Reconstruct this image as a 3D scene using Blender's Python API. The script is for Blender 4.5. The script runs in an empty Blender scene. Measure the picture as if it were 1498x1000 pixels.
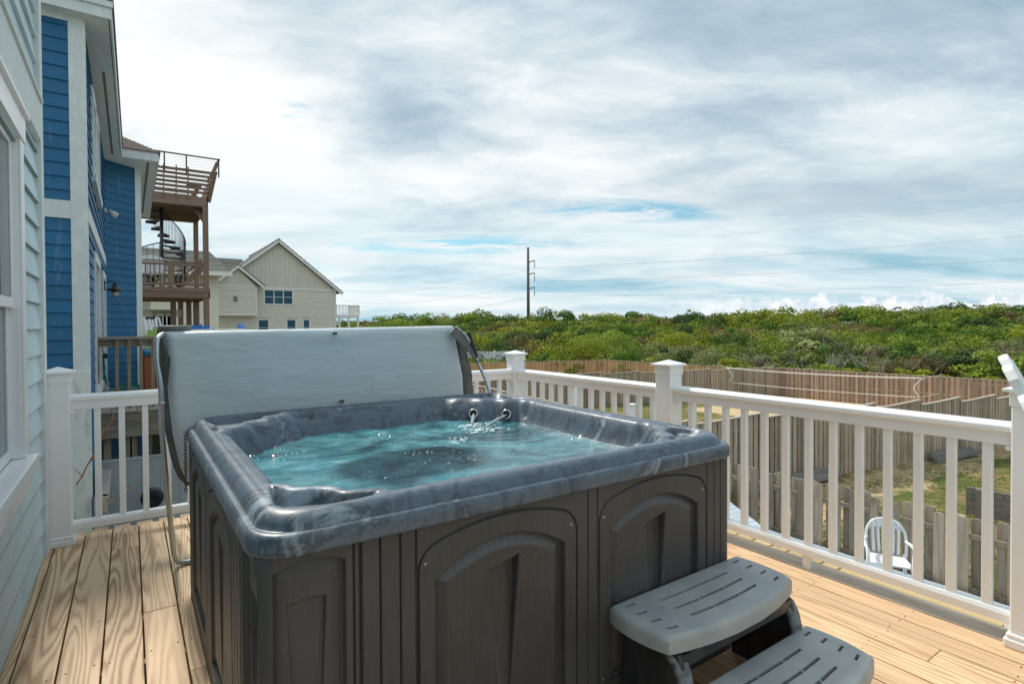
import bpy, bmesh, math, random
import numpy as np
from mathutils import Vector, Matrix, noise
random.seed(7)
R = math.radians
scene = bpy.context.scene
COL = scene.collection
H = 1.30                      # eye height above the deck

# ------------------------------------------------------------------ measuring helper (photo measurements -> metres)
CR = Vector((0.8240, -0.5665, -0.0052)); CU = Vector((0.0122, 0.0086, 0.9999)); CF = Vector((0.5664, 0.8240, -0.0140))
def _axes():
    yaw, pi, ro = 0.602301611, -0.0139711222, -0.00519132186
    f = Vector((math.sin(yaw)*math.cos(pi), math.cos(yaw)*math.cos(pi), math.sin(pi)))
    r = Vector((math.cos(yaw), -math.sin(yaw), 0)); u = r.cross(f)
    c, s = math.cos(ro), math.sin(ro)
    return c*r + s*u, -s*r + c*u, f
CR, CU, CF = _axes()
FP = 814.024
def ray(x, y): return CF + CR*((x-749)/FP) - CU*((y-500+14.17)/FP)
def atY(x, y, Y):
    d = ray(x, y); t = Y/d.y; return Vector((d.x*t, Y, H+d.z*t))
def atX(x, y, X):
    d = ray(x, y); t = X/d.x; return Vector((X, d.y*t, H+d.z*t))
def atZ(x, y, z):
    d = ray(x, y); t = (z-H)/d.z; return Vector((d.x*t, d.y*t, z))
def atD(x, y, D):
    d = ray(x, y); return Vector((0, 0, H)) + d*D

# ------------------------------------------------------------------ mesh builder
class MB:
    def __init__(s): s.v=[]; s.f=[]; s.c=[]; s.sm=[]; s.k=(random.random(),random.random(),random.random())
    def rnd(s): s.k=(random.random(),random.random(),random.random()); return s
    def add(s, vs, fs, smooth=False, new=True):
        if new: s.rnd()
        o=len(s.v); s.v+= [tuple(v) for v in vs]
        for f in fs: s.f.append([o+i for i in f]); s.c.append(s.k); s.sm.append(smooth)
        return s
    def box(s, x0,x1,y0,y1,z0,z1, M=None):
        vs=[Vector(p) for p in ((x0,y0,z0),(x1,y0,z0),(x1,y1,z0),(x0,y1,z0),(x0,y0,z1),(x1,y0,z1),(x1,y1,z1),(x0,y1,z1))]
        if M is not None: vs=[M@v for v in vs]
        return s.add(vs, [(0,3,2,1),(4,5,6,7),(0,1,5,4),(1,2,6,5),(2,3,7,6),(3,0,4,7)])
    def bar(s, p, q, w, h, up=(0,0,1)):
        p=Vector(p); q=Vector(q); d=(q-p).normalized(); up=Vector(up)
        a=d.cross(up)
        if a.length<1e-4: a=d.cross(Vector((1,0,0)))
        a.normalize(); b=a.cross(d).normalized()
        vs=[]
        for e in (p,q):
            for i,j in ((-1,-1),(1,-1),(1,1),(-1,1)): vs.append(e+a*(w/2*i)+b*(h/2*j))
        return s.add(vs,[(0,3,2,1),(4,5,6,7),(0,1,5,4),(1,2,6,5),(2,3,7,6),(3,0,4,7)])
    def tube(s, pts, r, n=8, closed=False, caps=True):
        pts=[Vector(p) for p in pts]; m=len(pts); rr=r if hasattr(r,'__len__') else [r]*m
        vs=[]; prev=None
        for i in range(m):
            if closed: t=pts[(i+1)%m]-pts[i-1]
            else: t=pts[min(i+1,m-1)]-pts[max(i-1,0)]
            t.normalize()
            if prev is None:
                a=t.cross(Vector((0,0,1)))
                if a.length<1e-3: a=t.cross(Vector((1,0,0)))
            else: a=prev-t*prev.dot(t)
            a.normalize(); prev=a; b=t.cross(a)
            for k in range(n):
                an=2*math.pi*k/n; vs.append(pts[i]+(a*math.cos(an)+b*math.sin(an))*rr[i])
        fs=[]
        for i in range(m if closed else m-1):
            j=(i+1)%m
            for k in range(n): fs.append((i*n+k,i*n+(k+1)%n,j*n+(k+1)%n,j*n+k))
        s.add(vs,fs,True)
        if caps and not closed:
            s.f.append([len(s.v)-len(vs)+k for k in range(n)][::-1]); s.c.append(s.k); s.sm.append(False)
            s.f.append([len(s.v)-n+k for k in range(n)]); s.c.append(s.k); s.sm.append(False)
        return s
    def prism(s, pts, vec, smooth=False):
        pts=[Vector(p) for p in pts]; vec=Vector(vec); n=len(pts)
        vs=pts+[p+vec for p in pts]
        fs=[tuple(range(n))[::-1], tuple(range(n,2*n))]+[(i,(i+1)%n,n+(i+1)%n,n+i) for i in range(n)]
        return s.add(vs,fs,smooth)
    def lathe(s, prof, c, n=24, M=None):
        vs=[];c=Vector(c)
        for r,z in prof:
            for k in range(n):
                a=2*math.pi*k/n; p=Vector((r*math.cos(a),r*math.sin(a),z))
                if M is not None: p=M@p
                vs.append(c+p)
        fs=[]
        for i in range(len(prof)-1):
            for k in range(n): fs.append((i*n+k,i*n+(k+1)%n,(i+1)*n+(k+1)%n,(i+1)*n+k))
        return s.add(vs,fs,True)
    def build(s, name, mat, parent=None, bevel=0, fixn=True, seg=2):
        off=base_of(parent)
        me=bpy.data.meshes.new(name)
        me.from_pydata([(v[0]-off.x,v[1]-off.y,v[2]-off.z) for v in s.v],[],s.f)
        me.polygons.foreach_set('use_smooth',s.sm)
        at=me.color_attributes.new('rnd','FLOAT_COLOR','CORNER')
        buf=[]
        for f,c in zip(s.f,s.c): buf += [c[0],c[1],c[2],1.0]*len(f)
        at.data.foreach_set('color',buf)
        me.materials.append(mat)
        if fixn and len(s.f)<40000:
            bm=bmesh.new(); bm.from_mesh(me); bmesh.ops.recalc_face_normals(bm,faces=bm.faces); bm.to_mesh(me); bm.free()
        o=bpy.data.objects.new(name,me); COL.objects.link(o)
        if parent is not None: o.parent=parent
        if bevel:
            m=o.modifiers.new('b','BEVEL'); m.width=bevel; m.segments=seg; m.limit_method='ANGLE'; m.angle_limit=R(35)
        return o
BASE={}
def base_of(o):
    v=Vector((0,0,0))
    while o is not None:
        v+=Vector(o.location); o=o.parent
    return v
def thing(name,label,cat,loc=(0,0,0),group=None,rz=0):
    o=bpy.data.objects.new(name,None); COL.objects.link(o); o.location=loc; o.rotation_euler=(0,0,rz)
    o.empty_display_size=.1
    o['label']=label; o['category']=cat
    if group: o['group']=group
    return o
def tag(o,label,cat,group=None):
    o['label']=label; o['category']=cat
    if group: o['group']=group
    return o
def struct(o): o['kind']='structure'; return o
def stuff(o,label=None,cat=None):
    o['kind']='stuff'
    if label: o['label']=label
    if cat: o['category']=cat
    return o
def dup(o,parent=None,loc=None,rz=None,label=None):
    c=o.copy(); COL.objects.link(c)
    if parent is not None: c.parent=parent
    if loc is not None: c.location=loc
    if rz is not None: c.rotation_euler=(0,0,rz)
    if label: c['label']=label
    for ch in list(o.children): dup(ch,c)
    return c

# ------------------------------------------------------------------ materials
def new_mat(name):
    m=bpy.data.materials.new(name); m.use_nodes=True; nt=m.node_tree; nt.nodes.clear()
    out=nt.nodes.new('ShaderNodeOutputMaterial'); b=nt.nodes.new('ShaderNodeBsdfPrincipled')
    nt.links.new(b.outputs[0],out.inputs[0]); return m,nt,b,out
def N(nt,t,**kw):
    n=nt.nodes.new(t)
    for k,v in kw.items(): setattr(n,k,v)
    return n
def L(nt,a,b): nt.links.new(a,b)
def math_n(nt,op,a,b=None,c=None,clamp=False):
    n=N(nt,'ShaderNodeMath',operation=op); n.use_clamp=clamp
    for i,x in enumerate((a,b,c)):
        if x is None: continue
        if isinstance(x,(int,float)): n.inputs[i].default_value=x
        else: L(nt,x,n.inputs[i])
    return n.outputs[0]
def noise_n(nt,vec,scale=5,detail=4,rough=.5,dist=0,dim='3D'):
    n=N(nt,'ShaderNodeTexNoise',noise_dimensions=dim)
    n.inputs['Scale'].default_value=scale; n.inputs['Detail'].default_value=detail; n.inputs['Roughness'].default_value=rough; n.inputs['Distortion'].default_value=dist
    if vec is not None: L(nt,vec,n.inputs['Vector'])
    return n.outputs['Fac']
def mapping(nt,vec,scale=(1,1,1),loc=(0,0,0),rot=(0,0,0)):
    n=N(nt,'ShaderNodeMapping'); n.inputs['Scale'].default_value=scale; n.inputs['Location'].default_value=loc; n.inputs['Rotation'].default_value=rot
    L(nt,vec,n.inputs['Vector']); return n.outputs[0]
def ramp(nt,fac,stops,interp='LINEAR'):
    n=N(nt,'ShaderNodeValToRGB'); cr=n.color_ramp; cr.interpolation=interp
    while len(cr.elements)<len(stops): cr.elements.new(.5)
    for e,(p,c) in zip(cr.elements,stops):
        e.position=p; e.color=(c,c,c,1) if isinstance(c,(int,float)) else (*c,1)
    L(nt,fac,n.inputs[0]); return n.outputs[0]
def mixc(nt,fac,a,b,mode='MIX'):
    n=N(nt,'ShaderNodeMix',data_type='RGBA',blend_type=mode)
    if isinstance(fac,(int,float)): n.inputs[0].default_value=fac
    else: L(nt,fac,n.inputs[0])
    for i,x in ((6,a),(7,b)):
        if isinstance(x,tuple): n.inputs[i].default_value=(*x,1) if len(x)==3 else x
        else: L(nt,x,n.inputs[i])
    return n.outputs[2]
def bump(nt,h,strength,dist,b):
    n=N(nt,'ShaderNodeBump'); n.inputs['Strength'].default_value=strength; n.inputs['Distance'].default_value=dist
    L(nt,h,n.inputs['Height']); L(nt,n.outputs[0],b.inputs['Normal'])
def obj_co(nt): return N(nt,'ShaderNodeTexCoord').outputs['Object']
def rnd_attr(nt):
    a=N(nt,'ShaderNodeAttribute'); a.attribute_name='rnd'; s=N(nt,'ShaderNodeSeparateColor'); L(nt,a.outputs['Color'],s.inputs[0]); return a.outputs['Color'],s.outputs
def pm(name,c1,c2=None,scale=(3,3,3),ns=4,rough=.6,bmp=0,bs=60,bscale=(1,1,1),rv=0.0,metal=0,detail=5,c3=None,coat=0,spec=.5,lo=.35,hi=.65,bd=.002):
    m,nt,b,out=new_mat(name); co=obj_co(nt)
    c2=c2 or tuple(x*.85 for x in c1)
    f=noise_n(nt,mapping(nt,co,scale),ns,detail,.6)
    st=[(lo,c1),(hi,c2)]
    if c3: st=[(lo,c1),((lo+hi)/2,c2),(hi,c3)]
    col=ramp(nt,f,st)
    if rv:
        _,s=rnd_attr(nt); k=math_n(nt,'MULTIPLY_ADD',s[0],2*rv,1-rv)
        mm=N(nt,'ShaderNodeVectorMath',operation='SCALE'); L(nt,col,mm.inputs[0]); L(nt,k,mm.inputs['Scale']); col=mm.outputs[0]
    L(nt,col,b.inputs['Base Color']); b.inputs['Roughness'].default_value=rough; b.inputs['Metallic'].default_value=metal
    b.inputs['Coat Weight'].default_value=coat; b.inputs['Specular IOR Level'].default_value=spec
    if bmp: bump(nt,noise_n(nt,mapping(nt,co,bscale),bs,4,.6),bmp,bd,b)
    return m
def wood(name,light,dark,axis='y',grain=1.0,contrast=1.0,rings=7,rough=.7,rv=.18,grey=None,wx=7.,wy=.75,bmp=.25):
    """boards: contour ('cathedral') grain stretched along an axis, offset per board by the 'rnd' attribute"""
    m,nt,b,out=new_mat(name); co=obj_co(nt); rc,s=rnd_attr(nt)
    off=N(nt,'ShaderNodeVectorMath',operation='MULTIPLY_ADD'); L(nt,rc,off.inputs[0]); off.inputs[1].default_value=(37,53,29); L(nt,co,off.inputs[2])
    sc={'y':(wx,wy,wx),'x':(wy,wx,wx),'z':(wx,wx,wy)}[axis]
    v=mapping(nt,off.outputs[0],tuple(q*grain for q in sc))
    f=noise_n(nt,v,1.0,1.5,.45,.25)
    f2=noise_n(nt,v,7.0,3,.6)
    g=math_n(nt,'MULTIPLY_ADD',f2,.035,f)
    sn=math_n(nt,'SINE',math_n(nt,'MULTIPLY',g,rings*6.283))
    sn=math_n(nt,'MULTIPLY_ADD',sn,.5,.5)
    big=noise_n(nt,mapping(nt,off.outputs[0],tuple(q*.25 for q in sc)),1.3,2,.5)
    fine=noise_n(nt,mapping(nt,off.outputs[0],tuple(q*6 for q in sc)),2.0,4,.7)
    amt=math_n(nt,'MULTIPLY',math_n(nt,'POWER',sn,1.6),math_n(nt,'MULTIPLY_ADD',big,1.3*contrast,-.1*contrast),clamp=True)
    col=mixc(nt,amt,light,dark)
    if grey: col=mixc(nt,ramp(nt,noise_n(nt,mapping(nt,co,(2.2,.9,2.2) if axis=='y' else (1,1,1)),2.2,4,.6),[(.42,0.0),(.72,.75)]),col,grey)
    k=math_n(nt,'MULTIPLY_ADD',s[0],2*rv,1-rv); k=math_n(nt,'MULTIPLY',k,math_n(nt,'MULTIPLY_ADD',fine,.35,.82))
    mm=N(nt,'ShaderNodeVectorMath',operation='SCALE'); L(nt,col,mm.inputs[0]); L(nt,k,mm.inputs['Scale'])
    L(nt,mm.outputs[0],b.inputs['Base Color']); b.inputs['Roughness'].default_value=rough
    bump(nt,math_n(nt,'MULTIPLY_ADD',sn,.6,fine),bmp,.002,b)
    return m
def glass(name,tint=(.02,.03,.035),ior=1.7,rough=.02):
    m,nt,b,out=new_mat(name); b.inputs['Roughness'].default_value=rough; b.inputs['IOR'].default_value=ior
    co=obj_co(nt); f=noise_n(nt,mapping(nt,co,(1,1,.4)),1.5,3,.5)
    L(nt,ramp(nt,f,[(.3,tint),(.7,tuple(c*1.8 for c in tint))]),b.inputs['Base Color'])
    bump(nt,noise_n(nt,co,1.3,1,.5),.04,.02,b)
    return m
WHITE=pm('white_vinyl',(.86,.88,.89),(.82,.845,.86),scale=(1,1,.6),ns=3.5,rough=.34,bmp=.05,bs=15,c3=(.70,.72,.72),lo=.35,hi=.85)
TRIM=pm('white_painted_trim',(.74,.80,.81),(.62,.68,.69),scale=(1,1,.4),ns=9,rough=.6,bmp=.3,bs=30,c3=(.80,.83,.82),lo=.25,hi=.75)
WORN=pm('weathered_white_paint',(.70,.76,.74),(.36,.38,.34),scale=(3,3,.6),ns=6,rough=.75,bmp=.4,bs=25,lo=.52,hi=.82)
# ------------------------------------------------------------------ camera
cam=bpy.data.cameras.new('camera'); camo=bpy.data.objects.new('camera',cam); COL.objects.link(camo); scene.camera=camo
cam.sensor_width=36; cam.lens=FP/1498*36; cam.shift_y=-14.17/1498; cam.clip_start=.05; cam.clip_end=6000
M3=Matrix((CR,CU,-CF)).transposed(); camo.matrix_world=Matrix.Translation((0,0,H))@M3.to_4x4()
scene.view_settings.view_transform='Standard'; scene.view_settings.look='None'; scene.view_settings.exposure=.58; scene.view_settings.gamma=1
scene.cycles.use_denoising=True; scene.cycles.max_bounces=7; scene.cycles.transparent_max_bounces=8; scene.cycles.caustics_reflective=False; scene.cycles.caustics_refractive=False
scene.cycles.sample_clamp_indirect=4; scene.cycles.volume_bounces=0
# ------------------------------------------------------------------ sun and sky
SAZ,SEL=R(-5),R(50)
sd=Vector((math.sin(SAZ)*math.cos(SEL),math.cos(SAZ)*math.cos(SEL),math.sin(SEL)))
sl=bpy.data.lights.new('sun','SUN'); sl.energy=2.35; sl.angle=R(6); sl.color=(1,.95,.87)
so=bpy.data.objects.new('sun',sl); COL.objects.link(so); so.rotation_euler=sd.to_track_quat('Z','Y').to_euler()
w=bpy.data.worlds.new('World'); scene.world=w; w.use_nodes=True; nt=w.node_tree; nt.nodes.clear()
out=N(nt,'ShaderNodeOutputWorld'); bg=N(nt,'ShaderNodeBackground'); bg2=N(nt,'ShaderNodeBackground'); mx=N(nt,'ShaderNodeMixShader')
sky=N(nt,'ShaderNodeTexSky',sky_type='NISHITA'); sky.sun_disc=False; sky.sun_elevation=SEL; sky.sun_rotation=SAZ; sky.air_density=1.0; sky.dust_density=.6; sky.ozone_density=3.5
L(nt,mixc(nt,1.0,sky.outputs[0],(.72,1.12,1.02),'MULTIPLY'),bg.inputs[0]); bg.inputs[1].default_value=.075
dirv=N(nt,'ShaderNodeTexCoord').outputs['Generated']
def dotn(v):
    n=N(nt,'ShaderNodeVectorMath',operation='DOT_PRODUCT'); L(nt,dirv,n.inputs[0]); n.inputs[1].default_value=v; return n.outputs['Value']
fx=dotn((math.cos(.6023),-math.sin(.6023),0)); fy=dotn((math.sin(.6023),math.cos(.6023),0)); fz=dotn((0,0,1))
zc=math_n(nt,'ADD',math_n(nt,'MAXIMUM',fz,0.0),.17)
cx=math_n(nt,'DIVIDE',fx,zc); cy=math_n(nt,'DIVIDE',fy,zc)
cmb=N(nt,'ShaderNodeCombineXYZ'); L(nt,cx,cmb.inputs[0]); L(nt,cy,cmb.inputs[1]); P=cmb.outputs[0]
wn=N(nt,'ShaderNodeTexNoise'); wn.inputs['Scale'].default_value=.9; wn.inputs['Detail'].default_value=4; L(nt,P,wn.inputs['Vector'])
wv=N(nt,'ShaderNodeVectorMath',operation='MULTIPLY_ADD'); L(nt,wn.outputs['Color'],wv.inputs[0]); wv.inputs[1].default_value=(.7,.55,0); L(nt,P,wv.inputs[2])
Q=wv.outputs[0]
big=noise_n(nt,mapping(nt,Q,(.26,.36,1),loc=(3.3,1.9,0),rot=(0,0,R(-18))),1.5,3,.5)
mid=noise_n(nt,mapping(nt,Q,(.7,1.0,1),loc=(1.0,6.3,0),rot=(0,0,R(-22))),1.6,8,.58)
fine=noise_n(nt,mapping(nt,Q,(1.5,2.2,1),loc=(7,2,0),rot=(0,0,R(-24))),2.4,9,.64)
t=math_n(nt,'ADD',math_n(nt,'MULTIPLY',big,.38),math_n(nt,'ADD',math_n(nt,'MULTIPLY',mid,.36),math_n(nt,'MULTIPLY',fine,.26)))
# large cloud masses: soft banks placed by direction (slope across, slope up), edges broken by noise
ws=N(nt,'ShaderNodeSeparateXYZ'); L(nt,wn.outputs['Color'],ws.inputs[0])
ax_=math_n(nt,'DIVIDE',fx,math_n(nt,'MAXIMUM',fy,.05)); ay_=math_n(nt,'DIVIDE',fz,math_n(nt,'MAXIMUM',fy,.05))
ax_=math_n(nt,'MULTIPLY_ADD',ws.outputs[0],.34,math_n(nt,'SUBTRACT',ax_,.17)); 
def bank(u0,v0,ru,rv,amp,wob=.10,tilt=0.0):
    dx=math_n(nt,'SUBTRACT',ax_,u0); dy=math_n(nt,'SUBTRACT',math_n(nt,'MULTIPLY_ADD',ws.outputs[1],wob,ay_),v0+wob*.5); dy=math_n(nt,'MULTIPLY_ADD',dx,-tilt,dy)
    r2=math_n(nt,'ADD',math_n(nt,'POWER',math_n(nt,'DIVIDE',dx,ru),2),math_n(nt,'POWER',math_n(nt,'DIVIDE',dy,rv),2))
    return math_n(nt,'MULTIPLY',math_n(nt,'POWER',math_n(nt,'SUBTRACT',1.0,r2,clamp=True),1.5),amp)
t2=math_n(nt,'MULTIPLY_ADD',math_n(nt,'ADD',fx,-.15),-.07,t)
for q in ((-.55,.42,.34,.22,.12,.12,-.2),(.75,.235,.50,.075,-.11,.04,.05),(.72,.335,.36,.09,.09,.06,.1),(.60,.53,.60,.15,-.02,.1,.1),(-.22,.36,.26,.11,-.045,.1,.1),(-.35,.56,.40,.09,-.02,.1,.15),(-.42,.30,.16,.10,.07,.08,-.5),(.02,.27,.30,.05,.07,.05,.1),(-.30,.20,.35,.06,.05,.05,0)):
    t2=math_n(nt,'ADD',t2,bank(*q))
cloud=ramp(nt,t2,[(.34,(.29,.41,.50)),(.42,(.42,.525,.60)),(.48,(.57,.65,.705)),(.54,(.73,.78,.80)),(.61,(.87,.885,.885))])
hz=ramp(nt,fz,[(0.0,1.0),(.08,.85),(.20,.35),(.33,0.0)])
wisp=ramp(nt,noise_n(nt,mapping(nt,Q,(.34,.85,1),loc=(4.1,2.2,0),rot=(0,0,R(-10))),1.5,8,.60),[(.34,(.20,.45,.58)),(.44,(.42,.62,.70)),(.53,(.63,.745,.78)),(.63,(.80,.83,.83))])
cloud=mixc(nt,math_n(nt,'MULTIPLY',hz,.80),cloud,wisp)
# cumulus heads along the horizon on the right
az=math_n(nt,'DIVIDE',fx,fy)
cc=N(nt,'ShaderNodeCombineXYZ'); L(nt,az,cc.inputs[0]); L(nt,fz,cc.inputs[1])
cn=noise_n(nt,mapping(nt,cc.outputs[0],(1,1.7,1)),26,5,.6)
ch=math_n(nt,'SUBTRACT',math_n(nt,'ADD',cn,math_n(nt,'MULTIPLY',noise_n(nt,mapping(nt,cc.outputs[0],(1,.01,1)),5,2,.5),.45)),math_n(nt,'MULTIPLY',fz,8.5))
cm=math_n(nt,'MULTIPLY',ramp(nt,ch,[(.40,0),(.47,1)]),ramp(nt,az,[(.22,0),(.48,.85)]))
ccol=ramp(nt,noise_n(nt,mapping(nt,cc.outputs[0],(1,1.3,1),loc=(.02,.008,0)),34,5,.6),[(.36,(.50,.60,.70)),(.60,(.90,.90,.90))])
cloud=mixc(nt,cm,cloud,ccol)
L(nt,cloud,bg2.inputs[0]); bg2.inputs[1].default_value=.80
# blue breaks
bn_=noise_n(nt,mapping(nt,Q,(1.1,3.0,1),loc=(2.2,5.1,0),rot=(0,0,R(-8))),2.2,8,.62)
gap=math_n(nt,'ADD',bank(.20,.205,.24,.026,1.0,.02,-.05),math_n(nt,'ADD',bank(-.10,.145,.30,.020,.8,.02,.0),math_n(nt,'ADD',bank(-.42,.385,.06,.02,.7,.03,0),bank(-.42,.10,.16,.018,.6,.02,0))))
gap=math_n(nt,'MULTIPLY',gap,ramp(nt,bn_,[(.40,0.0),(.58,1.3)]))
brk=ramp(nt,gap,[(.05,1.0),(.85,0.15)])
L(nt,brk,mx.inputs[0]); L(nt,bg.outputs[0],mx.inputs[1]); L(nt,bg2.outputs[0],mx.inputs[2]); L(nt,mx.outputs[0],out.inputs[0])

# ------------------------------------------------------------------ ground
def sstep(a,b,x): t=max(0,min(1,(x-a)/(b-a))); return t*t*(3-2*t)
def gz(x,y):
    d=x*CF.x+y*CF.y; l=x*CR.x+y*CR.y; r=math.hypot(x,y)
    z=-3.05-.5*sstep(12,36,x+.35*y)
    ang=l/max(d,1)
    z+= (1.2*sstep(46,80,d)+2.6*sstep(80,150,d))*sstep(-.75,-.1,ang) + 1.6*sstep(60,130,d)*sstep(.2,.9,ang)
    return z
gv=[];gf=[]
rs=[0,3,6,8,10,12,14,16,18,20,22,24,26,28,30,33,36,39,42,46,50,55,60,66,72,80,90,100,115,130,150,180,220,300,450,800,1600,3500]
na=144
for i,r_ in enumerate(rs):
    for k in range(na):
        a=2*math.pi*k/na; x,y=r_*math.sin(a),r_*math.cos(a); gv.append((x,y,gz(x,y) if y>-5 else -3.05))
gf=[(i*na+k,i*na+(k+1)%na,(i+1)*na+(k+1)%na,(i+1)*na+k) for i in range(len(rs)-1) for k in range(na)]
m,nt,b,o_=new_mat('lawn_and_sand'); co=obj_co(nt)
n1=noise_n(nt,co,.55,5,.65); n2=noise_n(nt,co,3.2,6,.7); n3=noise_n(nt,mapping(nt,co,(1,1,1)),40,4,.7)
grass=ramp(nt,n3,[(.3,(.045,.075,.014)),(.6,(.12,.15,.035)),(.8,(.20,.20,.07))])
dry=ramp(nt,n3,[(.3,(.20,.13,.06)),(.7,(.40,.29,.16))])
gcol=mixc(nt,ramp(nt,math_n(nt,'MULTIPLY_ADD',n2,.55,math_n(nt,'MULTIPLY',n1,.45)),[(.46,0),(.58,1)]),grass,dry)
sand=ramp(nt,n3,[(.3,(.46,.34,.20)),(.7,(.62,.49,.31))])
s_=N(nt,'ShaderNodeSeparateXYZ'); L(nt,co,s_.inputs[0])
wob=math_n(nt,'MULTIPLY_ADD',n1,2.4,-1.2)
def rng(v,a,b_,soft=.5):
    lo=math_n(nt,'DIVIDE',math_n(nt,'SUBTRACT',math_n(nt,'ADD',v,wob),a),soft,clamp=True); hi=math_n(nt,'DIVIDE',math_n(nt,'SUBTRACT',b_,math_n(nt,'ADD',v,wob)),soft,clamp=True)
    return math_n(nt,'MULTIPLY',lo,hi)
court=math_n(nt,'MULTIPLY',rng(s_.outputs[0],25.5,36.5),rng(s_.outputs[1],8.5,20.5))
base=math_n(nt,'MULTIPLY',rng(s_.outputs[1],5.9,8.0,.3),math_n(nt,'MULTIPLY',rng(s_.outputs[0],12,30),ramp(nt,n2,[(.4,.2),(.6,1)])))
gcol=mixc(nt,math_n(nt,'MAXIMUM',court,base),gcol,sand)
rr_=N(nt,'ShaderNodeVectorMath',operation='LENGTH'); L(nt,co,rr_.inputs[0]); gcol=mixc(nt,math_n(nt,'DIVIDE',math_n(nt,'SUBTRACT',rr_.outputs['Value'],41.5),2.0,clamp=True),gcol,(.035,.045,.015))
L(nt,gcol,b.inputs['Base Color']); b.inputs['Roughness'].default_value=.95; b.inputs['Specular IOR Level'].default_value=.15
bump(nt,math_n(nt,'ADD',n3,n2),.8,.03,b)
mb=MB(); mb.add(gv,gf,True); g_=mb.build('ground',m,fixn=False); struct(g_)

# grass tufts on the lawn strips that show between the balusters
GR=pm('grass_blades',(.09,.14,.025),(.20,.23,.06),ns=2,rough=.8,rv=.25,c3=(.36,.30,.15),lo=.3,hi=.7,spec=.2)
mb=MB(); rg=random.Random(3)
for i in range(20000):
    if rg.random()<.62: x,y=rg.uniform(8.8,24),rg.uniform(-.5,7.2)
    else: x,y=rg.uniform(10,30),rg.uniform(9.5,24)
    if noise.noise((x*.6,y*.6,2))+.5*noise.noise((x*2.1,y*2.1,5))<-.02: continue
    if x>25 and 8<y<21: continue
    z=gz(x,y); h=rg.uniform(.015,.045); w_=rg.uniform(.012,.03); a=rg.uniform(0,6.28); dx,dy=math.cos(a)*w_,math.sin(a)*w_; lx,ly=rg.uniform(-.04,.04),rg.uniform(-.04,.04)
    mb.add([(x-dx,y-dy,z-.01),(x+dx,y+dy,z-.01),(x+dx*.3+lx,y+dy*.3+ly,z+h),(x-dx*.3+lx,y-dy*.3+ly,z+h*.9)],[(0,1,2,3)],True)
stuff(mb.build('grass',GR,fixn=False),'short patchy green and straw grass blades over the back yard lawns','grass')

# ------------------------------------------------------------------ scrub
def leafmat(name,a,b_,c,rv=.3):
    m,nt,b,out=new_mat(name); _,s=rnd_attr(nt); co=obj_co(nt)
    oi=N(nt,'ShaderNodeObjectInfo')
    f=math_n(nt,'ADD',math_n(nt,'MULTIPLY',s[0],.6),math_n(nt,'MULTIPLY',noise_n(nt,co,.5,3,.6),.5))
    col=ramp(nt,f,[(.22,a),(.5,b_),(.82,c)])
    k=math_n(nt,'MULTIPLY_ADD',oi.outputs['Random'],.5,.80); mm=N(nt,'ShaderNodeVectorMath',operation='SCALE'); L(nt,col,mm.inputs[0]); L(nt,k,mm.inputs['Scale'])
    L(nt,mm.outputs[0],b.inputs['Base Color']); b.inputs['Roughness'].default_value=.6; b.inputs['Specular IOR Level'].default_value=.25
    tr=N(nt,'ShaderNodeBsdfTranslucent'); L(nt,mm.outputs[0],tr.inputs[0]); ms=N(nt,'ShaderNodeMixShader'); ms.inputs[0].default_value=.3
    L(nt,b.outputs[0],ms.inputs[1]); L(nt,tr.outputs[0],ms.inputs[2]); L(nt,ms.outputs[0],out.inputs[0]); return m
LEAF={'deep':leafmat('leaf_deep_green',(.018,.05,.008),(.065,.135,.014),(.15,.25,.03)),
 'mid':leafmat('leaf_mid_green',(.035,.08,.010),(.15,.225,.022),(.31,.39,.045)),
 'yellow':leafmat('leaf_yellow_green',(.07,.10,.008),(.21,.25,.015),(.38,.38,.03)),
 'olive':leafmat('leaf_grey_olive',(.055,.075,.02),(.17,.20,.065),(.30,.32,.12)),
 'russet':leafmat('leaf_russet',(.07,.055,.02),(.17,.13,.045),(.24,.20,.07)),
 'dark':leafmat('leaf_shadowy_green',(.012,.032,.010),(.035,.08,.018),(.08,.14,.03))}
BARK=pm('grey_bark',(.10,.085,.07),(.18,.16,.14),scale=(4,4,1),ns=6,rough=.9,bmp=.4,bs=30)
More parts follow.
